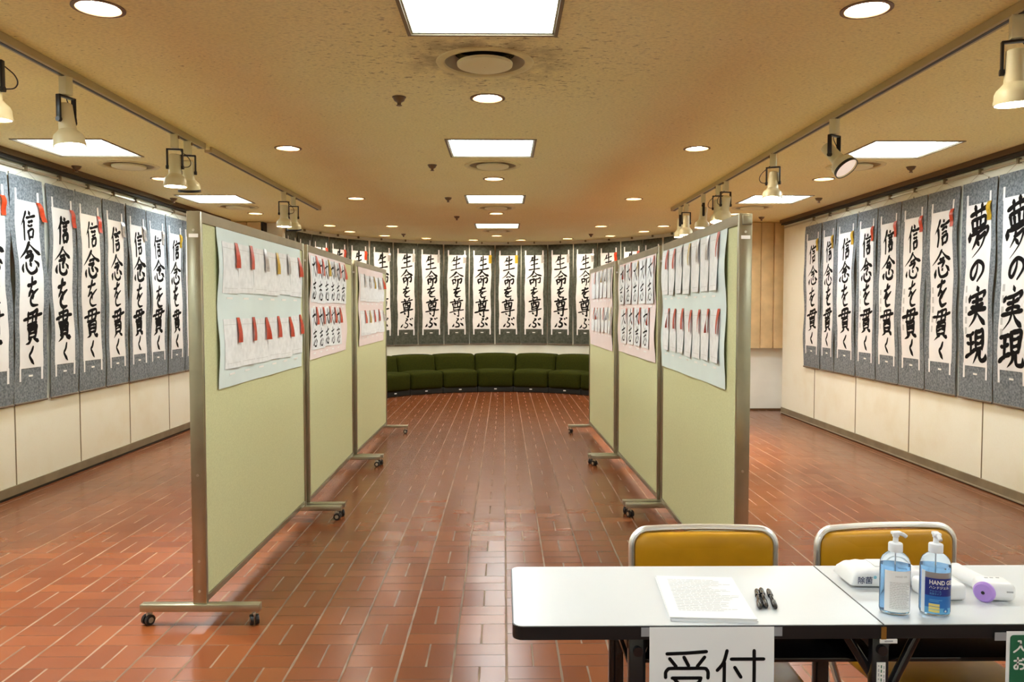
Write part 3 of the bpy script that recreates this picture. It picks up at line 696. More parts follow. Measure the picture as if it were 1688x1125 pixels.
RW = [(9.46, 9.96, 'gold', 'belief', 'farthest one, next to the corner'), (9.04, 9.43, 'gold', 'belief', 'second from the far corner, gold ribbon'), (8.51, 9.03, 'gold', 'belief', 'third from the far corner, gold ribbon'), (8.04, 8.48, 'red', 'belief', 'fourth from the far corner, narrow with red ribbon'),
      (7.57, 8.02, 'red', 'belief', 'fifth from the far corner, red ribbon'), (7.10, 7.55, 'red', 'belief', 'sixth from the far corner, red ribbon'), (6.585, 7.07, 'red', 'belief', 'red ribbon, beside the first large four-character scroll'),
      (6.09, 6.545, 'gold', 'dream', 'large four characters with gold ribbon'), (5.63, 6.07, 'silver', 'dream', 'large four characters at the right edge of the picture')]
for k, (y0, y1, rb, tx, lab) in enumerate(RW):
    scroll((XR - .004, (y0 + y1) / 2, HB), R(-90), y1 - y0, 1.775, tx, rb, 'calligraphy scroll on right wall, ' + lab, 'calligraphy scrolls on the right wall', 200 + k, curl=0.022, bold=1.25 if tx == 'dream' else 1.0, smudge=k > 2)
AW = [(-91.0, -82.3, 'red'), (-81.3, -72.8, 'red'), (-72.4, -64.1, 'red'), (-63.75, -55.8, 'red'), (-55.14, -46.8, 'red'), (-46.0, -37.5, 'silver'), (-37.1, -28.4, 'silver'), (-28.06, -19.2, 'silver'), (-18.8, -10.2, 'silver'), (-9.84, -1.32, 'gold'),
      (-.83, 7.91, 'gold'), (8.13, 17.18, 'silver'), (17.55, 26.35, 'silver'), (26.77, 35.42, 'silver'), (35.75, 44.34, 'red'), (44.84, 53.71, 'red'), (53.95, 62.5, 'red'), (63.4, 72.0, 'red'), (72.4, 81.0, 'red')]
ORD = ['first', 'second', 'third', 'fourth', 'fifth', 'sixth', 'seventh', 'eighth', 'ninth', 'tenth', 'eleventh', 'twelfth', 'thirteenth', 'fourteenth', 'fifteenth', 'sixteenth', 'seventeenth', 'eighteenth', 'nineteenth']
for k, (a0, a1, rb) in enumerate(AW):
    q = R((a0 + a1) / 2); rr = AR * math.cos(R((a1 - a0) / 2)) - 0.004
    scroll((AC.x + rr * math.sin(q), AC.y + rr * math.cos(q), 0.80), -q, 2 * AR * math.sin(R((a1 - a0) / 2)) - .002, 1.80, 'life', rb, 'dark-mounted scroll on the curved rear wall, %s from the left, %s ribbon' % (ORD[k], rb), 'calligraphy scrolls on the curved wall', 300 + k, mount='mount_shaded', curl=0.012, bold=0.95)

# ------------------------------------------------------------------ curved sofa
def sofa(q0, q1, label):
    t = thing('sofa_module', label, 'sofa', (AC.x, AC.y, 0), 0, 'curved green sofa modules')
    def wedge(r0, r1, z0, z1, bev, slope=0.0, bulge=0.0):
        bm = bmesh.new(); bmesh.ops.create_cube(bm, size=1)
        arc = (q1 - q0) * (r0 + r1) / 2 - 0.006
        bmesh.ops.scale(bm, vec=(arc, r1 - r0, z1 - z0), verts=bm.verts)
        bmesh.ops.bevel(bm, geom=list(bm.edges), offset=bev, segments=4, profile=0.5, affect='EDGES')
        bmesh.ops.subdivide_edges(bm, edges=[e for e in bm.edges if e.calc_length() > 0.12], cuts=5, use_grid_fill=True)
        bm.verts.index_update()
        vs = []
        for p in bm.verts:
            x, y, z = p.co
            f = (1 - (2 * x / arc) ** 2); fz = 1 - (2 * z / (z1 - z0)) ** 2
            y -= bulge * f * fz * (1 if y < 0 else 0)
            zz = z + (bulge * .8 * f if z > 0 else 0)
            y += slope * (z / (z1 - z0) + .5)
            a = (q0 + q1) / 2 + x / ((r0 + r1) / 2); rr = (r0 + r1) / 2 + y
            vs.append((rr * math.sin(a), rr * math.cos(a), (z0 + z1) / 2 + zz))
        fs = [[q.index for q in f.verts][::-1] for f in bm.faces]; bm.free()
        return MB().add(vs, [f[::-1] for f in fs])
    wedge(2.20, 2.62, 0.085, 0.375, 0.055, 0.0, 0.022).build('seat', M['sofa'], t, angle=60)
    wedge(2.56, 2.84, 0.26, 0.635, 0.05, 0.07, 0.02).build('backrest', M['sofa'], t, angle=60)
    wedge(2.24, 2.80, 0.0, 0.10, 0.01).build('plinth', M['sofa_base'], t)
    a = (q0 + q1) / 2
    X = Matrix.Rotation(-a, 4, 'Z') @ Matrix.Translation((0, 2.233, 0.055))
    MB().box((0, 0, 0), (0.045, 0.006, 0.018), 0, X).build('number_tag', M['label'], t)
SL = ['first from the left end of the curved row', 'second from the left end of the curved row', 'third from the left end, behind the left partitions', 'fourth from the left end, partly hidden by the left partition', 'left of the two middle ones', 'middle one under the gold ribboned scrolls', 'right of the two middle ones', 'third from the right end, partly hidden by the right partition', 'second from the right end of the curved row', 'last at the right end of the curved row']
SL[4], SL[5], SL[6] = 'fifth from the left end, left neighbour of the middle one', 'sixth from the left end, the middle one', 'seventh from the left end, right neighbour of the middle one'
for k in range(10):
    a0 = 6.9 + 15.8 * (k - 5 - 1) + 0.0
    sofa(R(a0), R(a0 + 15.8), 'dark olive curved sofa module, ' + SL[k])

# ------------------------------------------------------------------ partitions and their posters
def caster(parent, x, y, rot):
    X = Matrix.Translation((x, y, 0)) @ Matrix.Rotation(rot, 4, 'Z')
    mb = MB()
    for s in (-1, 1):
        mb.cyl((s * 0.005, 0, 0.024), (s * 0.019, 0, 0.024), 0.024, 18, 0, X)
        mb.cyl((s * 0.0195, 0, 0.024), (s * 0.021, 0, 0.024), 0.013, 12, 1, X)
    mb.box((0, 0.006, 0.045), (0.012, 0.030, 0.022), 1, X, bev=.003)
    mb.cyl((0, 0.012, 0.045), (0, 0.012, 0.066), 0.009, 10, 1, X)
    mb.build('caster', [M['rubber'], M['alu']], parent)
def partition(x0, y0, x1, y1, label, face, latch=False, plate=True):
    L = math.hypot(x1 - x0, y1 - y0); rz = math.atan2(-(x1 - x0), y1 - y0)
    t = thing('display_partition', label, 'partition', (x0, y0, 0), rz, 'fabric partitions on casters')
    Zt = 1.905; z0 = 0.105
    MB().box((0, L / 2, (z0 + .03 + Zt - .05) / 2), (0.045, L - .05, Zt - .05 - z0 - .03), bev=.002).build('panel', M['fabric'], t, smooth=False)
    for k, y in enumerate((0.014, L - 0.014)):
        mb = MB().box((0, y, (0.10 + Zt) / 2), (0.062, 0.028, Zt - 0.10), bev=.0025)
        sg = -1 if k == 0 else 1
        for z in (0.16, 0.70, 0.30, 1.82): mb.cyl((0, y + sg * .0135, z), (0, y + sg * .0165, z), 0.006, 10, 1)
        mb.build('post', [M['frame'], M['alu']], t)
        ft = MB().box((0, y, 0.083), (0.55, 0.045, 0.034), bev=.003).build('foot', M['frame'], t)
        for s in (-1, 1): caster(ft, s * 0.245, y, 0.5 * s + k)
    MB().box((0, L / 2, Zt - .025), (0.058, L - .05, 0.05), bev=.002).build('top_rail', M['frame'], t, smooth=False)
    MB().box((0, L / 2, z0 + .015), (0.058, L - .05, 0.03), bev=.002).build('bottom_rail', M['frame'], t, smooth=False)
    if plate: MB().box((0, -0.001, 1.795), (0.042, 0.002, 0.016)).build('sticker', M['label'], t, label='small white sticker')
    if latch: MB().box((0.005, -0.006, 1.875), (0.046, 0.012, 0.044), bev=.004).build('latch', M['frame'], t)
    return t, rz

def poster(pt, rz, face, y_a, y_b, zt, zb, backing, rows, label, seed, writing=False):
    """a backing sheet with small works; face +1: hung on the +X side, else on the -X side. y measured along the partition"""
    rng = random.Random(seed)
    wd = y_b - y_a; H = zt - zb
    base = pt.matrix_basis @ Vector((face * 0.0235, (y_a + y_b) / 2, zb))
    t = thing('poster', label, 'poster', base, rz + (R(90) if face > 0 else R(-90)), 'posters of pupils\' work on the partitions')
    p = rng.uniform(0, 6)
    def fn(u, v, off):
        s = v / H; e = abs(2 * u / wd)
        y = 0.004 + 0.012 * e ** 3 * (0.5 - 0.5 * math.cos(4 * PI * min(s, .98))) + 0.004 * (1 + math.sin(u * 9 + p)) * max(0, s - .75) * 4 * .6 + .0025 * (1 + math.sin(u * 7 + v * 6 + p)) * math.sin(PI * s)
        return (u, -(y + off), H - v)
    MB().sheet(fn, -wd / 2, wd / 2, 0, H, 28, 14, 0.0008, 0, 0.0).build('backing', M[backing], t, label='pale blue backing sheet' if backing == 'blue_sheet' else 'pale pink backing sheet')
    for r in rows:
        v0, v1, u0, u1, ribs = r
        n = len(ribs); sw = (u1 - u0) / n
        for k, rb in enumerate(ribs):
            a = -wd / 2 + u0 + sw * k + sw * .015 + rng.uniform(0, .006); b = a + sw * .95; j = rng.uniform(-.006, .006)
            lift = rng.uniform(0.004, .014)
            f2 = lambda u, v, off, a=a, b=b, lift=lift: fn(u, v, off + lift * ((v - v0) / (v1 - v0)) ** 2 * ((u - a) / (b - a)))
            sm = MB().sheet(f2, a, b, v0 + j, v1 + j, 4, 6, 0.0006, 0, 0.0022)
            cw = b - a
            if writing:
                brush(sm, 'tai', a + cw * .16, v0 + j + .012, cw * .62, (v1 - v0) * .44, f2, 0.0030, 0.017, 1, rng, 2.5, 4)
                brush(sm, 'shi', a + cw * .2, v0 + j + (v1 - v0) * .52, cw * .56, (v1 - v0) * .44, f2, 0.0030, 0.0145, 1, rng, 2.5, 4)
            else:
                sm.sheet(f2, a + .01, b - .01, v0 + j + .028, v0 + j + .0295, 2, 1, .0003, 2, 0.0026); sm.sheet(f2, a + .03, b - .02, v1 + j - .026, v1 + j - .0245, 2, 1, .0003, 2, 0.0026)
            so = sm.build('sheet', [M['sheet'], M['ink'], M['faint']], t)
            sl = rng.choice([0, 0, .004, -.004, .016]); tw = rng.choice([0, 0, .15, .25, .7])
            uu = b - .045
            def rf(u, v, off):
                s = (v - v0 - j) / .125
                q = f2(min(u + sl * s, wd / 2), v, off + 0.004 + .008 * math.sin(2.6 * s) + .004 * s)
                return (q[0], q[1] - max(-.003, tw * (u - uu - .02) * s), q[2])
            MB().sheet(rf, uu, uu + .044, v0 + j - .006, v0 + j + .122, 3, 6, 0.0006, 0, 0.0012).build('award_ribbon', M[rb], so, label='%s award ribbon' % rb)
            MB().sheet(fn, a + cw * .3, a + cw * .66, v1 + .022, v1 + .032, 2, 1, .0004, 0, 0.0018).build('name_slip', M['label'], t) if v1 + .04 < H else None
    return t

r_, g_, s_ = 'red', 'gold', 'silver'
PL = [(-1.402, 3.58, -1.395, 5.40, 'green fabric partition nearest the camera in the left row'), (-1.388, 5.46, -1.412, 7.21, 'green fabric partition, middle of the left row'), (-1.395, 7.275, -1.388, 9.12, 'green fabric partition, farthest of the left row')]
PR = [(1.122, 3.64, 1.132, 5.45, 'green fabric partition nearest the table in the right row'), (1.122, 5.515, 1.088, 7.24, 'green fabric partition, middle of the right row'), (1.066, 7.30, 1.030, 9.14, 'green fabric partition, farthest of the right row')]
T = [partition(*a, face=1) for a in PL] + [partition(*a, face=-1, latch=(k == 0)) for k, a in enumerate(PR)]
bpy.context.view_layer.update()
poster(*T[0], 1, .20, 1.72, 1.868, 1.075, 'blue_sheet', [(.072, .325, .05, 1.49, [r_, r_, s_, g_, s_, r_]), (.458, .705, .06, 1.50, [r_] * 6)], 'pale blue poster with two rows of six white sheets on nearest left partition', 1)
poster(*T[1], 1, .05, 1.40, 1.862, 1.10, 'pink_sheet', [(.03, .36, .03, 1.33, [r_, r_, g_, s_, r_, r_]), (.395, .695, .03, 1.12, [r_, r_, r_, r_, r_])], 'pink poster of two-character calligraphy on the middle left partition', 2, True)
poster(*T[2], 1, .13, 1.60, 1.86, 1.10, 'pink_sheet', [(.07, .33, .07, 1.45, [s_, s_, g_, s_, r_]), (.42, .66, .07, 1.45, [r_, g_, r_, r_, s_])], 'pink poster of white sheets on the farthest left partition', 3)
poster(*T[3], -1, .20, 1.785, 1.885, 1.065, 'blue_sheet', [(.04, .33, .0, 1.47, [r_, r_, s_, g_, s_, s_, r_][::-1][::-1]), (.43, .70, .06, 1.50, [r_] * 7)], 'pale blue poster with two rows of seven white sheets on nearest right partition', 4)
poster(*T[4], -1, .10, 1.67, 1.86, 1.07, 'pink_sheet', [(.02, .36, .03, 1.55, [r_, r_, g_, s_, r_]), (.40, .70, .12, 1.38, [r_, r_, r_, r_])], 'pink poster of two-character calligraphy on the middle right partition', 5, True)
poster(*T[5], -1, .12, 1.74, 1.875, 1.05, 'pink_sheet', [(.03, .31, .18, 1.55, [r_, s_, g_, s_, s_]), (.41, .66, .14, 1.58, [r_, r_, s_, r_, s_, g_])], 'pink poster of white sheets on the farthest right partition', 6)

# ------------------------------------------------------------------ reception table
TZ = 0.70; TY0, TY1 = 1.862, 2.30; TX0, TXM, TX1 = 0.022, 0.922, 1.822
tb = thing('folding_table', 'long white folding reception table with black edge and black legs', 'table', ((TX0 + TX1) / 2, (TY0 + TY1) / 2, 0))
ox, oy = (TX0 + TX1) / 2, (TY0 + TY1) / 2
def rrect(x0, x1, y0, y1, rad, seg=6, corners=(1, 1, 1, 1)):
    pts = []
    for (cx, cy, a0), on in zip(((x1 - rad, y1 - rad, 0), (x0 + rad, y1 - rad, 90), (x0 + rad, y0 + rad, 180), (x1 - rad, y0 + rad, 270)), corners):
        if on: pts += [(cx + rad * math.cos(R(a0 + 90 * k / seg)), cy + rad * math.sin(R(a0 + 90 * k / seg))) for k in range(seg + 1)]
        else: pts.append((x1 if a0 in (0, 270) else x0, y1 if a0 in (0, 90) else y0))
    return pts
def prism(mb, pts, z0, z1, mi=0, X=None):
    n = len(pts)
    return mb.add([(x, y, z0) for x, y in pts] + [(x, y, z1) for x, y in pts], [tuple(range(n))[::-1], tuple(range(n, 2 * n))] + [(i, (i + 1) % n, n + (i + 1) % n, n + i) for i in range(n)], mi, X)
for x0, x1, cs in ((TX0, TXM - .001, (0, 1, 1, 0)), (TXM + .001, TX1, (1, 0, 0, 1))):
    top = prism(MB(), rrect(x0 - ox + .003, x1 - ox - .0, TY0 - oy + .003, TY1 - oy - .003, .022, 6, cs), TZ - .006, TZ).build('table_top', M['tabletop'], tb, smooth=False)
    prism(MB(), rrect(x0 - ox, x1 - ox, TY0 - oy, TY1 - oy, .025, 6, cs), TZ - .034, TZ - .0015).build('edge_band', M['black'], top, label='black edge band', smooth=False)
def leg_frame(x, y, nm='leg'):
    MB().box((x - ox, y - oy, 0.34), (0.042, 0.026, 0.66), bev=.004).build(nm, M['black_gloss'], tb)
for x in (0.327, 0.925, 1.56):
    for y in (TY0 + .03, TY1 - .06): leg_frame(x, y)
    MB().box((x - ox, 0, 0.645), (0.05, TY1 - TY0 - .06, 0.03), bev=.004).build('cross_bar', M['black_gloss'], tb)
    gs = MB()
    for y in (TY0 + .024,):
        for s in (-1, 1):
            if x < .5 and s < 0: continue
            arc = [(0, 0), (s * .085, 0)] + [(s * (.085 - .07 * math.sin(R(a))), -.07 * (1 - math.cos(R(a)))) for a in range(10, 91, 16)] + [(0, -.07)]
            X = Matrix.Translation((x - ox, y - oy + .01, TZ - .034)) @ Matrix.Rotation(R(90), 4, 'X')
            prism(gs, arc if s > 0 else arc[::-1], -.004, .004, 0, X)
    gs.build('gusset', M['black_gloss'], tb, smooth=False)
    MB().cyl((x - ox, TY0 - oy + .014, .632), (x - ox, TY0 - oy + .006, .632), .012).build('bolt', M['black_gloss'], tb)
bx = MB()
for xa, za, xb, zb in ((.865, .655, .985 - .01, .50), (1.02, .655, .96, .50)):
    pass
MB().cyl((.845 - ox, TY0 + .05 - oy, .665), (.935 - ox, TY0 + .05 - oy, .53), .012).build('brace', M['black_gloss'], tb)
MB().cyl((1.035 - ox, TY0 + .05 - oy, .665), (.955 - ox, TY0 + .05 - oy, .50), .012).build('brace', M['black_gloss'], tb)
MB().cyl((.36 - ox, TY0 + .06 - oy, .66), (.30 - ox, TY0 + .06 - oy, .45), .010).build('brace', M['chrome'], tb, label='chrome folding brace')
MB().box(((.31 + 1.52) / 2 - ox, .03, .577), (1.21, .34, .012), bev=.003).build('under_shelf', M['black_gloss'], tb, label='glossy black shelf under the top')
MB().box((TXM - ox, TY0 - oy - .001, TZ - .020), (.012, .004, .030)).build('hinge', M['brass'], tb, label='brass hinge')
mb = MB().box((TXM + .012 - ox, TY0 - oy - .001, TZ - .040), (.042, .003, .010))
mb.box((TXM + .012 - ox, TY0 - oy - .003, TZ - .0395), (.020, .0012, .0035), 1)
mb.build('stock_label', [M['label'], M['greytext']], tb)
mb = MB().box((.925 - ox, TY0 + .0145 - oy, .545), (.021, .002, .11))
for c in range(3):
    for k in range(9): mb.box((.925 - ox - .0065 + .0065 * c, TY0 + .013 - oy, .592 - .011 * k - .002 * c), (.0026, .0006, .0075 if (k + c) % 3 else .004), 1 if c != 1 else 2)
mb.build('caution_label', [M['label'], M['greytext'], M['green_sign']], tb, label='white label with vertical printing')

# reception sign hanging from the front edge
sg = thing('reception_sign', 'white paper sign with black letters taped to the table front', 'sign', (.503, TY0 - .004, TZ - .21))
mb = MB()
sgw = .302
sf = lambda u, v, off: (u, -(0.003 * math.sin(3 * v / .21) + off), .21 - v - .002)
mb.sheet(sf, -sgw / 2, sgw / 2, 0, .21, 6, 8, .0006, 0, 0)
brush(mb, 'uke', -sgw / 2 + .036, .054, .108, .085, sf, .0008, .0085, 1)
brush(mb, 'tsuke', -sgw / 2 + .160, .054, .106, .085, sf, .0008, .0085, 1)
mb.build('sign_sheet', [M['sign_paper'], M['ink']], sg)
for s in (-1, 1): MB().box((s * (sgw / 2 + .005), .0006, .196), (.03, .0012, .022)).build('tape', M['tape'], sg)
sg2 = thing('notice', 'green printed notice with white border at the right end of the table', 'sign', (1.324, TY0 - .004, TZ - .30))
mb = MB()
sf = lambda u, v, off: (u, -(0.002 + off), .285 - v)
mb.sheet(sf, -.105, .105, 0, .285, 4, 4, .0006, 0, 0)
prism(mb, rrect(-.096, .096, .012, .276, .008), 0.0024, 0.0030, 1, Matrix.Rotation(R(90), 4, 'X'))
brush(mb, 'iri', -.090, .022, .034, .030, sf, .0014, .0045, 2)
brush(mb, 'o', -.088, .064, .030, .030, sf, .0014, .0045, 2)
mb.build('notice_sheet', [M['sign_paper'], M['green_sign'], M['label']], sg2)
MB().box((-.118, -.0012, .272), (.030, .0012, .020)).build('tape', M['tape'], sg2)

# paper stack
ps = thing('paper_stack', 'stack of white printed papers lying on the table left of the pens', 'paper', (.525, 2.03, TZ), R(-4.5))
mb = MB()
rng = random.Random(5)
for k in range(5):
    mb.box((rng.uniform(-.002, .002), rng.uniform(-.002, .002), .0012 + .0022 * k), (.21, .297, .0019), 0, Matrix.Rotation(R(rng.uniform(-.6, .6)), 4, 'Z'))
mb.build('sheets', M['paperwhite'], ps, smooth=False)
mb = MB()
zt = .0118
for k in range(22):
    y = .115 - .0105 * k
    wd = rng.uniform(.10, .155) if k > 1 else .12
    x = -.078
    while x < -.078 + wd:
        l = rng.uniform(.006, .022); mb.add([(x, y, zt), (x + l, y, zt), (x + l, y + .0022, zt), (x, y + .0022, zt)], [(0, 1, 2, 3)]); x += l + .0025
for a in ((-.08, .085, .13, .0006), (-.08, .03, .13, .0006)): mb.add([(a[0], a[1], zt), (a[0] + a[2], a[1], zt), (a[0] + a[2], a[1] + a[3], zt), (a[0], a[1] + a[3], zt)], [(0, 1, 2, 3)])
mb.build('printed_text', M['faint'], ps, smooth=False)

# pens
def pen(xa, ya, xb, yb, label):
    L = math.hypot(xb - xa, yb - ya); a = math.atan2(xb - xa, -(yb - ya))
    t = thing('marker_pen', label, 'pen', (xa, ya, TZ), a, 'black marker pens')
    X = Matrix.Translation((0, 0, .0075)) @ Matrix.Rotation(R(90), 4, 'X')
    MB().lathe([(.0015, 0), (.005, .003), (.0070, .012), (.0072, .045), (.0068, .047)], 14, 0, X).build('cap', M['black_gloss'], t)
    MB().lathe([(.0050, .045), (.0052, L * .68)], 14, 0, X).build('barrel', M['black_gloss'], t)
    MB().lathe([(.0068, L * .66), (.0072, L * .67), (.0070, L - .010), (.0048, L - .002), (.0015, L)], 14, 0, X).build('end_cap', M['black_gloss'], t)
    MB().box((0.0, -.062, .0140), (.003, .045, .0016), bev=.0005).build('clip', M['black_gloss'], t)
pen(.683, 2.080, .651, 1.953, 'black marker pen, left one of the touching pair beside the papers')
pen(.697, 2.088, .668, 1.958, 'black marker pen, right one of the touching pair beside the papers')
pen(.714, 2.080, .690, 1.952, 'black marker pen lying apart to the right of the pair')

# gel bottles
def bottle(x, y, rz, label, kind):
    t = thing('pump_bottle', label, 'bottle', (x, y, TZ), rz, 'hand gel pump bottles'); t.scale = (.955, .955, .955)
    sy = .78; RB = .0375
    prof = [(.028, .001), (.035, .004), (RB, .012), (RB, .128), (.0362, .140), (.031, .152), (.022, .160), (.0165, .163), (.0155, .170)]
    MB().lathe(prof, 40, 0, None, True, 1, sy).build('bottle_body', M['bottle'], t)
    gl = .130
    MB().lathe([(.024, .004), (.034, .007), (RB - .0016, .014), (RB - .0016, gl)], 40, 0, None, True, 1, sy).build('gel', M['gel'] if kind == 'blue' else M['gel'], t, label='blue gel')
    MB().lathe([(.0018, .02), (.0018, .165)], 10).build('dip_tube', M['pump'], t)
    pm = MB().lathe([(.0175, .165), (.0178, .168), (.0178, .184), (.0165, .187), (.007, .189), (.0065, .202), (.0085, .204), (.0095, .212), (.0075, .217)], 24)
    PX = Matrix.Rotation(R(20 if kind == 'plain' else -75), 4, 'Z')
    hd = [(-.004, 0, .211), (.010, 0, .212), (.022, 0, .208), (.028, 0, .203)]
    pm.tube(hd, .0052, 10, 0, PX); pm.box((.002, 0, .213), (.026, .018, .009), 0, PX, bev=.003)
    pm.build('pump', M['pump'], t)
    def wrap(u, z, off):
        a = u / RB
        nx, ny = math.sin(a), -math.cos(a)
        return ((RB + off) * nx, (RB * sy + off) * ny, z)
    wf = lambda u, v, off: wrap(u, .150 - v, off)
    lb = MB()
    if kind == 'plain':
        lb.sheet(wf, -.030, .042, .030, .138, 24, 8, .0004, 0, .0008)
        def tx(s, size, u, z, mi, al='CENTER', bold=0, sx=1): text_into(lb, s, size, mi, lambda a, b: wrap(u + a, z + b, .0011), bold, al, sx)
        tx('HAND GEL', .0062, .012, .104, 1)
        rng = random.Random(3)
        for k in range(17):
            z = .090 - .0042 * k
            u = -.016
            e = .038 - rng.uniform(0, .012)
            while u < e:
                l = rng.uniform(.003, .009); lb.sheet(wf, u, min(u + l, e), .150 - z, .150 - z + .0011, 2, 1, .0001, 1, .0010); u += l + .0012
        lb.build('label', [M['lab_white'], M['greytext']], t, label='white printed label')
    else:
        lb.sheet(wf, -.040, -.028, .030, .142, 4, 6, .0004, 1, .0008)
        lb.sheet(wf, -.028, .042, .032, .047, 20, 2, .0004, 2, .0008)
        cols = [3, 3, 3, 4, 4, 5]
        for k, c in enumerate(cols): lb.sheet(wf, -.028, .042, .047 + .0155 * k, .0625 + .0155 * k + .0001, 20, 2, .0004, c, .0008)
        def tx(s, size, u, z, mi, al='LEFT', bold=0, sx=1): text_into(lb, s, size, mi, lambda a, b: wrap(u + a, z + b, .0012), bold, al, sx)
        tx('HAND GEL', .0155, -.017, .087, 0, bold=.0004, sx=.82)
        tx('ハンドジェル', .0085, -.017, .076, 0, bold=.0001, sx=.95)
        tx('アルコール', .0058, -.016, .067, 6, sx=.95)
        tx('洗浄タイプ', .0058, -.016, .060, 6, sx=.95)
        for k in range(3):
            z = .036 - .008 * k
            lb.sheet(wf, -.017, .008, .150 - z, .150 - z + .0065, 8, 1, .0002, 7, .0011)
        for k in range(2): lb.sheet(wf, -.016, .014 - .008 * k, .103 + .004 * k, .1045 + .004 * k, 8, 1, .0002, 6, .0011)
        dp = [(math.sin(R(q)) * .0068 * (1 if abs(q) < 95 else max(0, (180 - abs(q)) / 85) ** .8), -math.cos(R(q)) * .0068 if abs(q) < 95 else .0006 + (abs(q) - 95) / 85 * .013) for q in range(-180, 180, 15)]
        lb.add([wrap(.024 + a, .020 + b, .0012) for a, b in dp], [tuple(range(len(dp)))], 4)
        lb.add([wrap(.024 + a * .45 - .001, .0175 + b * .3, .0015) for a, b in dp], [tuple(range(len(dp)))], 0)
        lb.build('label', [M['label'], M['lab_white'], M['lab_silver'], M['lab_navy'], M['lab_blue'], M['lab_sky'], M['lab_sky'], M['lab_yellow']], t, label='blue and silver printed label')
bottle(.985, 1.937, R(-18), 'pale blue gel pump bottle with plain white label', 'plain')
bottle(1.083, 1.930, R(-22), 'gel pump bottle with dark blue and silver label', 'blue')

# wet wipes pack
wp = thing('wipes_pack', 'white soft pack of wet wipes behind the gel bottles', 'wipes', (1.055, 2.155, TZ), R(0))
def pillow(L, Wd, H, nu=28, nv=20, tail=True):
    vs = []; fs = []
    for j in range(nv):
        a = 2 * PI * j / nv
        for i in range(nu + 1):
            s = 2 * i / nu - 1
            k = max(0.0, 1 - abs(s) ** 7) ** .5
            flat = .03 + .97 * k
            cy, cz = math.cos(a), math.sin(a)
            sq = lambda q: math.copysign(abs(q) ** .55, q)
            yy = Wd / 2 * sq(cy) * (1 + (.06 if abs(s) > .9 else 0)); zz = H / 2 * sq(cz) * flat
            droop = H / 2 * .55 * (1 - k)
            vs.append((L / 2 * s, yy, H / 2 + zz - droop * .9 + .0012 * math.sin(19 * s + 5 * a) * (1 if cz > -.3 else 0)))
    for j in range(nv):
        j2 = (j + 1) % nv
        for i in range(nu): fs.append((j * (nu + 1) + i, j * (nu + 1) + i + 1, j2 * (nu + 1) + i + 1, j2 * (nu + 1) + i))
    fs.append(tuple(j * (nu + 1) for j in range(nv))); fs.append(tuple(j * (nu + 1) + nu for j in range(nv))[::-1])
    return MB().add(vs, fs)
pillow(.215, .11, .055).build('pack', M['white'], wp, angle=60)
pm = MB()
ff = lambda a, b: (-.090 + a, -.0568, .018 + b)
text_into(pm, '除菌', .021, 0, ff, .0002)
pm.lathe([(.0045, 0), (.0045, .0006)], 16, 1, Matrix.Translation((-.042, -.0568, .034)) @ Matrix.Rotation(R(90), 4, 'X'))
pm.build('printing', [M['navytext'], M['teal']], wp, smooth=False)
MB().box((.02, 0, .0555), (.10, .06, .003), bev=.0012).build('flap', M['white'], wp)
# white box behind the blue bottle
wb = thing('tissue_case', 'small white plastic case half hidden behind the dark blue bottle', 'case', (1.160, 2.05, TZ), R(3))
MB().box((0, 0, .0225), (.105, .085, .043), bev=.010, seg=3).build('case_body', M['white'], wb)
MB().box((0, 0, .001), (.088, .068, .002)).build('case_foot', M['rubber'], wb)
# infrared thermometer lying on its side
th = thing('infrared_thermometer', 'white handheld infrared thermometer with lilac nose lying at the right end of the table', 'thermometer', (1.293, 2.035, TZ), R(-8))
hb = MB().box((.005, 0, .026), (.085, .075, .048), bev=.017, seg=4).build('head', M['white'], th)
X = Matrix.Translation((-.034, -.006, .026)) @ Matrix.Rotation(R(-70), 4, 'Y') @ Matrix.Rotation(0, 4, 'Z')
nz = MB().lathe([(.021, -.004), (.0265, .000), (.0265, .006), (.022, .012), (.006, .013)], 28, 0, Matrix.Translation((-.030, -.030, .026)) @ Matrix.Rotation(R(-42), 4, 'Z') @ Matrix.Rotation(R(90), 4, 'X'))
nz.lathe([(.0045, .0132), (.0045, .0138)], 12, 1, Matrix.Translation((-.030, -.030, .026)) @ Matrix.Rotation(R(-42), 4, 'Z') @ Matrix.Rotation(R(90), 4, 'X'))
nz.build('nose', [M['lilac'], M['dark']], th, label='lilac sensor nose')
hm = MB().tube([(.000, .02, .026), (-.012, .055, .026), (-.026, .10, .027), (-.036, .135, .029)], .020, 18)
hm.lathe([(.020, 0), (.017, .008), (.006, .012)], 18, 0, Matrix.Translation((-.036, .135, .029)) @ Matrix.Rotation(R(16), 4, 'Z') @ Matrix.Rotation(R(-90), 4, 'X'))
hm.build('handle', M['white'], th)
bt = MB()
for k, (a, b) in enumerate(((-.010, .010), (.004, .012), (.020, .014))): bt.box((a, b, .0503), (.008, .004, .001))
bt.box((.028, -.0378, .030), (.016, .001, .004))
bt.build('buttons', M['greytext'], th, smooth=False)

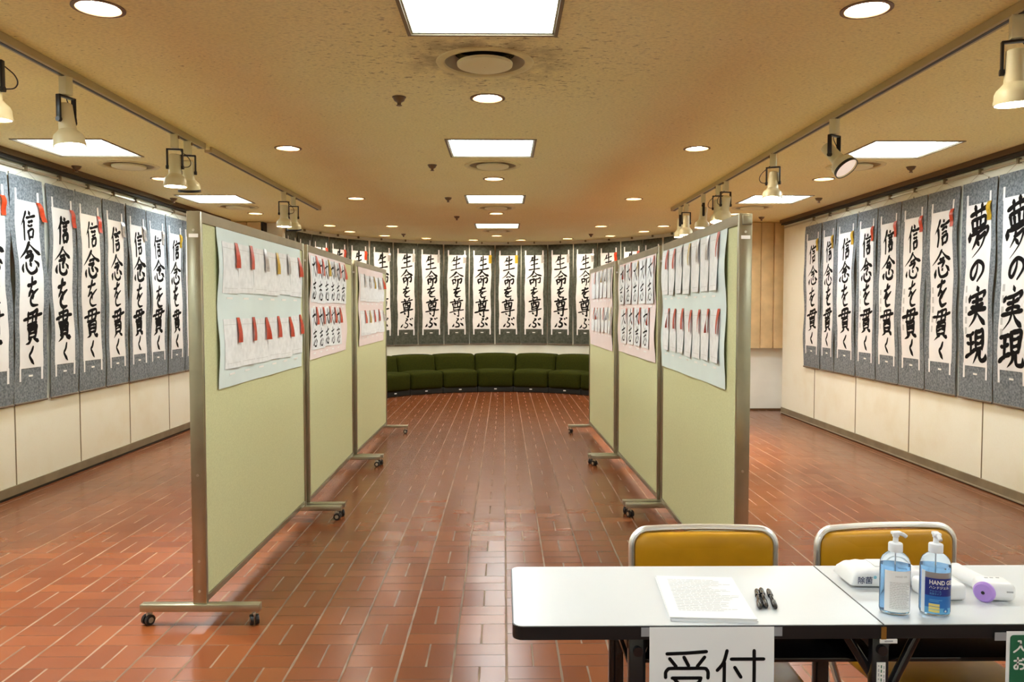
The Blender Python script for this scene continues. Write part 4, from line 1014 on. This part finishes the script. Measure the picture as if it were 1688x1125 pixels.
# chairs
def chair(x, y, rz, wd, ztop, label):
    t = thing('folding_chair', label, 'chair', (x, y, 0), rz, 'ochre folding chairs')
    h = .20; z0 = ztop - h
    bm = MB()
    pts = rrect(-wd / 2 + .010, wd / 2 - .010, z0, ztop - .010, .040, 6)
    n = len(pts)
    lay = [(.0, 1.0, 0), (-.012, .985, 0), (-.020, .93, 0)]
    vs = []; fs = []
    cz = (z0 + ztop - .01) / 2
    def bow(px): return .03 * (1 - (2 * px / wd) ** 2)
    for yy, k, _ in [(.016, .95, 0), (.010, 1, 0), (-.008, 1, 0), (-.018, .95, 0), (-.024, .80, 0), (-.026, .5, 0)]:
        for px, pz in pts: vs.append((px * k, yy + bow(px * k), cz + (pz - cz) * k))
    L = 6
    for a in range(L - 1):
        for i in range(n): fs.append((a * n + i, a * n + (i + 1) % n, (a + 1) * n + (i + 1) % n, (a + 1) * n + i))
    fs.append(tuple(range(n))[::-1]); fs.append(tuple(range((L - 1) * n, L * n)))
    bm.add(vs, [f[::-1] for f in fs]); bm.build('backrest', M['vinyl'], t, angle=50)
    fr = rrect(-wd / 2, wd / 2, -.3, ztop, .05, 8)
    top = [p for p in fr if p[1] > 0.3]
    top = sorted(top, key=lambda p: p[0]); path = [(-wd / 2, .25)] + [(-wd / 2 + .05 - .05 * math.cos(R(a)), ztop - .05 + .05 * math.sin(R(a))) for a in range(0, 91, 11)]
    path = path + [(-px, pz) for px, pz in path[::-1]]
    P3 = [(px, .004 + bow(px) if pz > .6 else .004 - (.6 - pz) * .25, pz) for px, pz in path]
    mid = []
    for a, b in zip(P3, P3[1:]):
        L_ = math.dist(a, b); m_ = max(1, int(L_ / .05))
        for k in range(m_):
            s = k / m_; px = a[0] + (b[0] - a[0]) * s; pz = a[2] + (b[2] - a[2]) * s
            yy = .004 + bow(px) if pz > .62 else .004 - (.62 - pz) * .25
            mid.append((px, yy, pz))
    mid.append(P3[-1])
    MB().tube(mid, .0105, 10).build('back_frame', M['chrome'], t)
    MB().box((0, -.20, .425), (wd - .06, .36, .045), bev=.018, seg=3).build('seat', M['vinyl'], t)
    for s in (-1, 1):
        MB().tube([(s * (wd / 2 - .012), -.02, .46), (s * (wd / 2 - .012), -.38, .012)], .0105, 10).build('front_leg', M['chrome'], t)
        MB().tube([(s * (wd / 2), -.088, .25), (s * (wd / 2), .06, .012)], .0105, 10).build('rear_leg', M['chrome'], t)
    MB().tube([(-wd / 2 + .012, -.30, .11), (wd / 2 - .012, -.30, .11)], .008, 8).build('crossbar', M['chrome'], t)
chair(.632, 2.44, R(0), .455, .768, 'ochre vinyl folding chair behind the table, left one behind the paper stack')
chair(1.212, 2.44, R(5), .455, .772, 'ochre vinyl folding chair behind the table, right one behind the gel bottles')
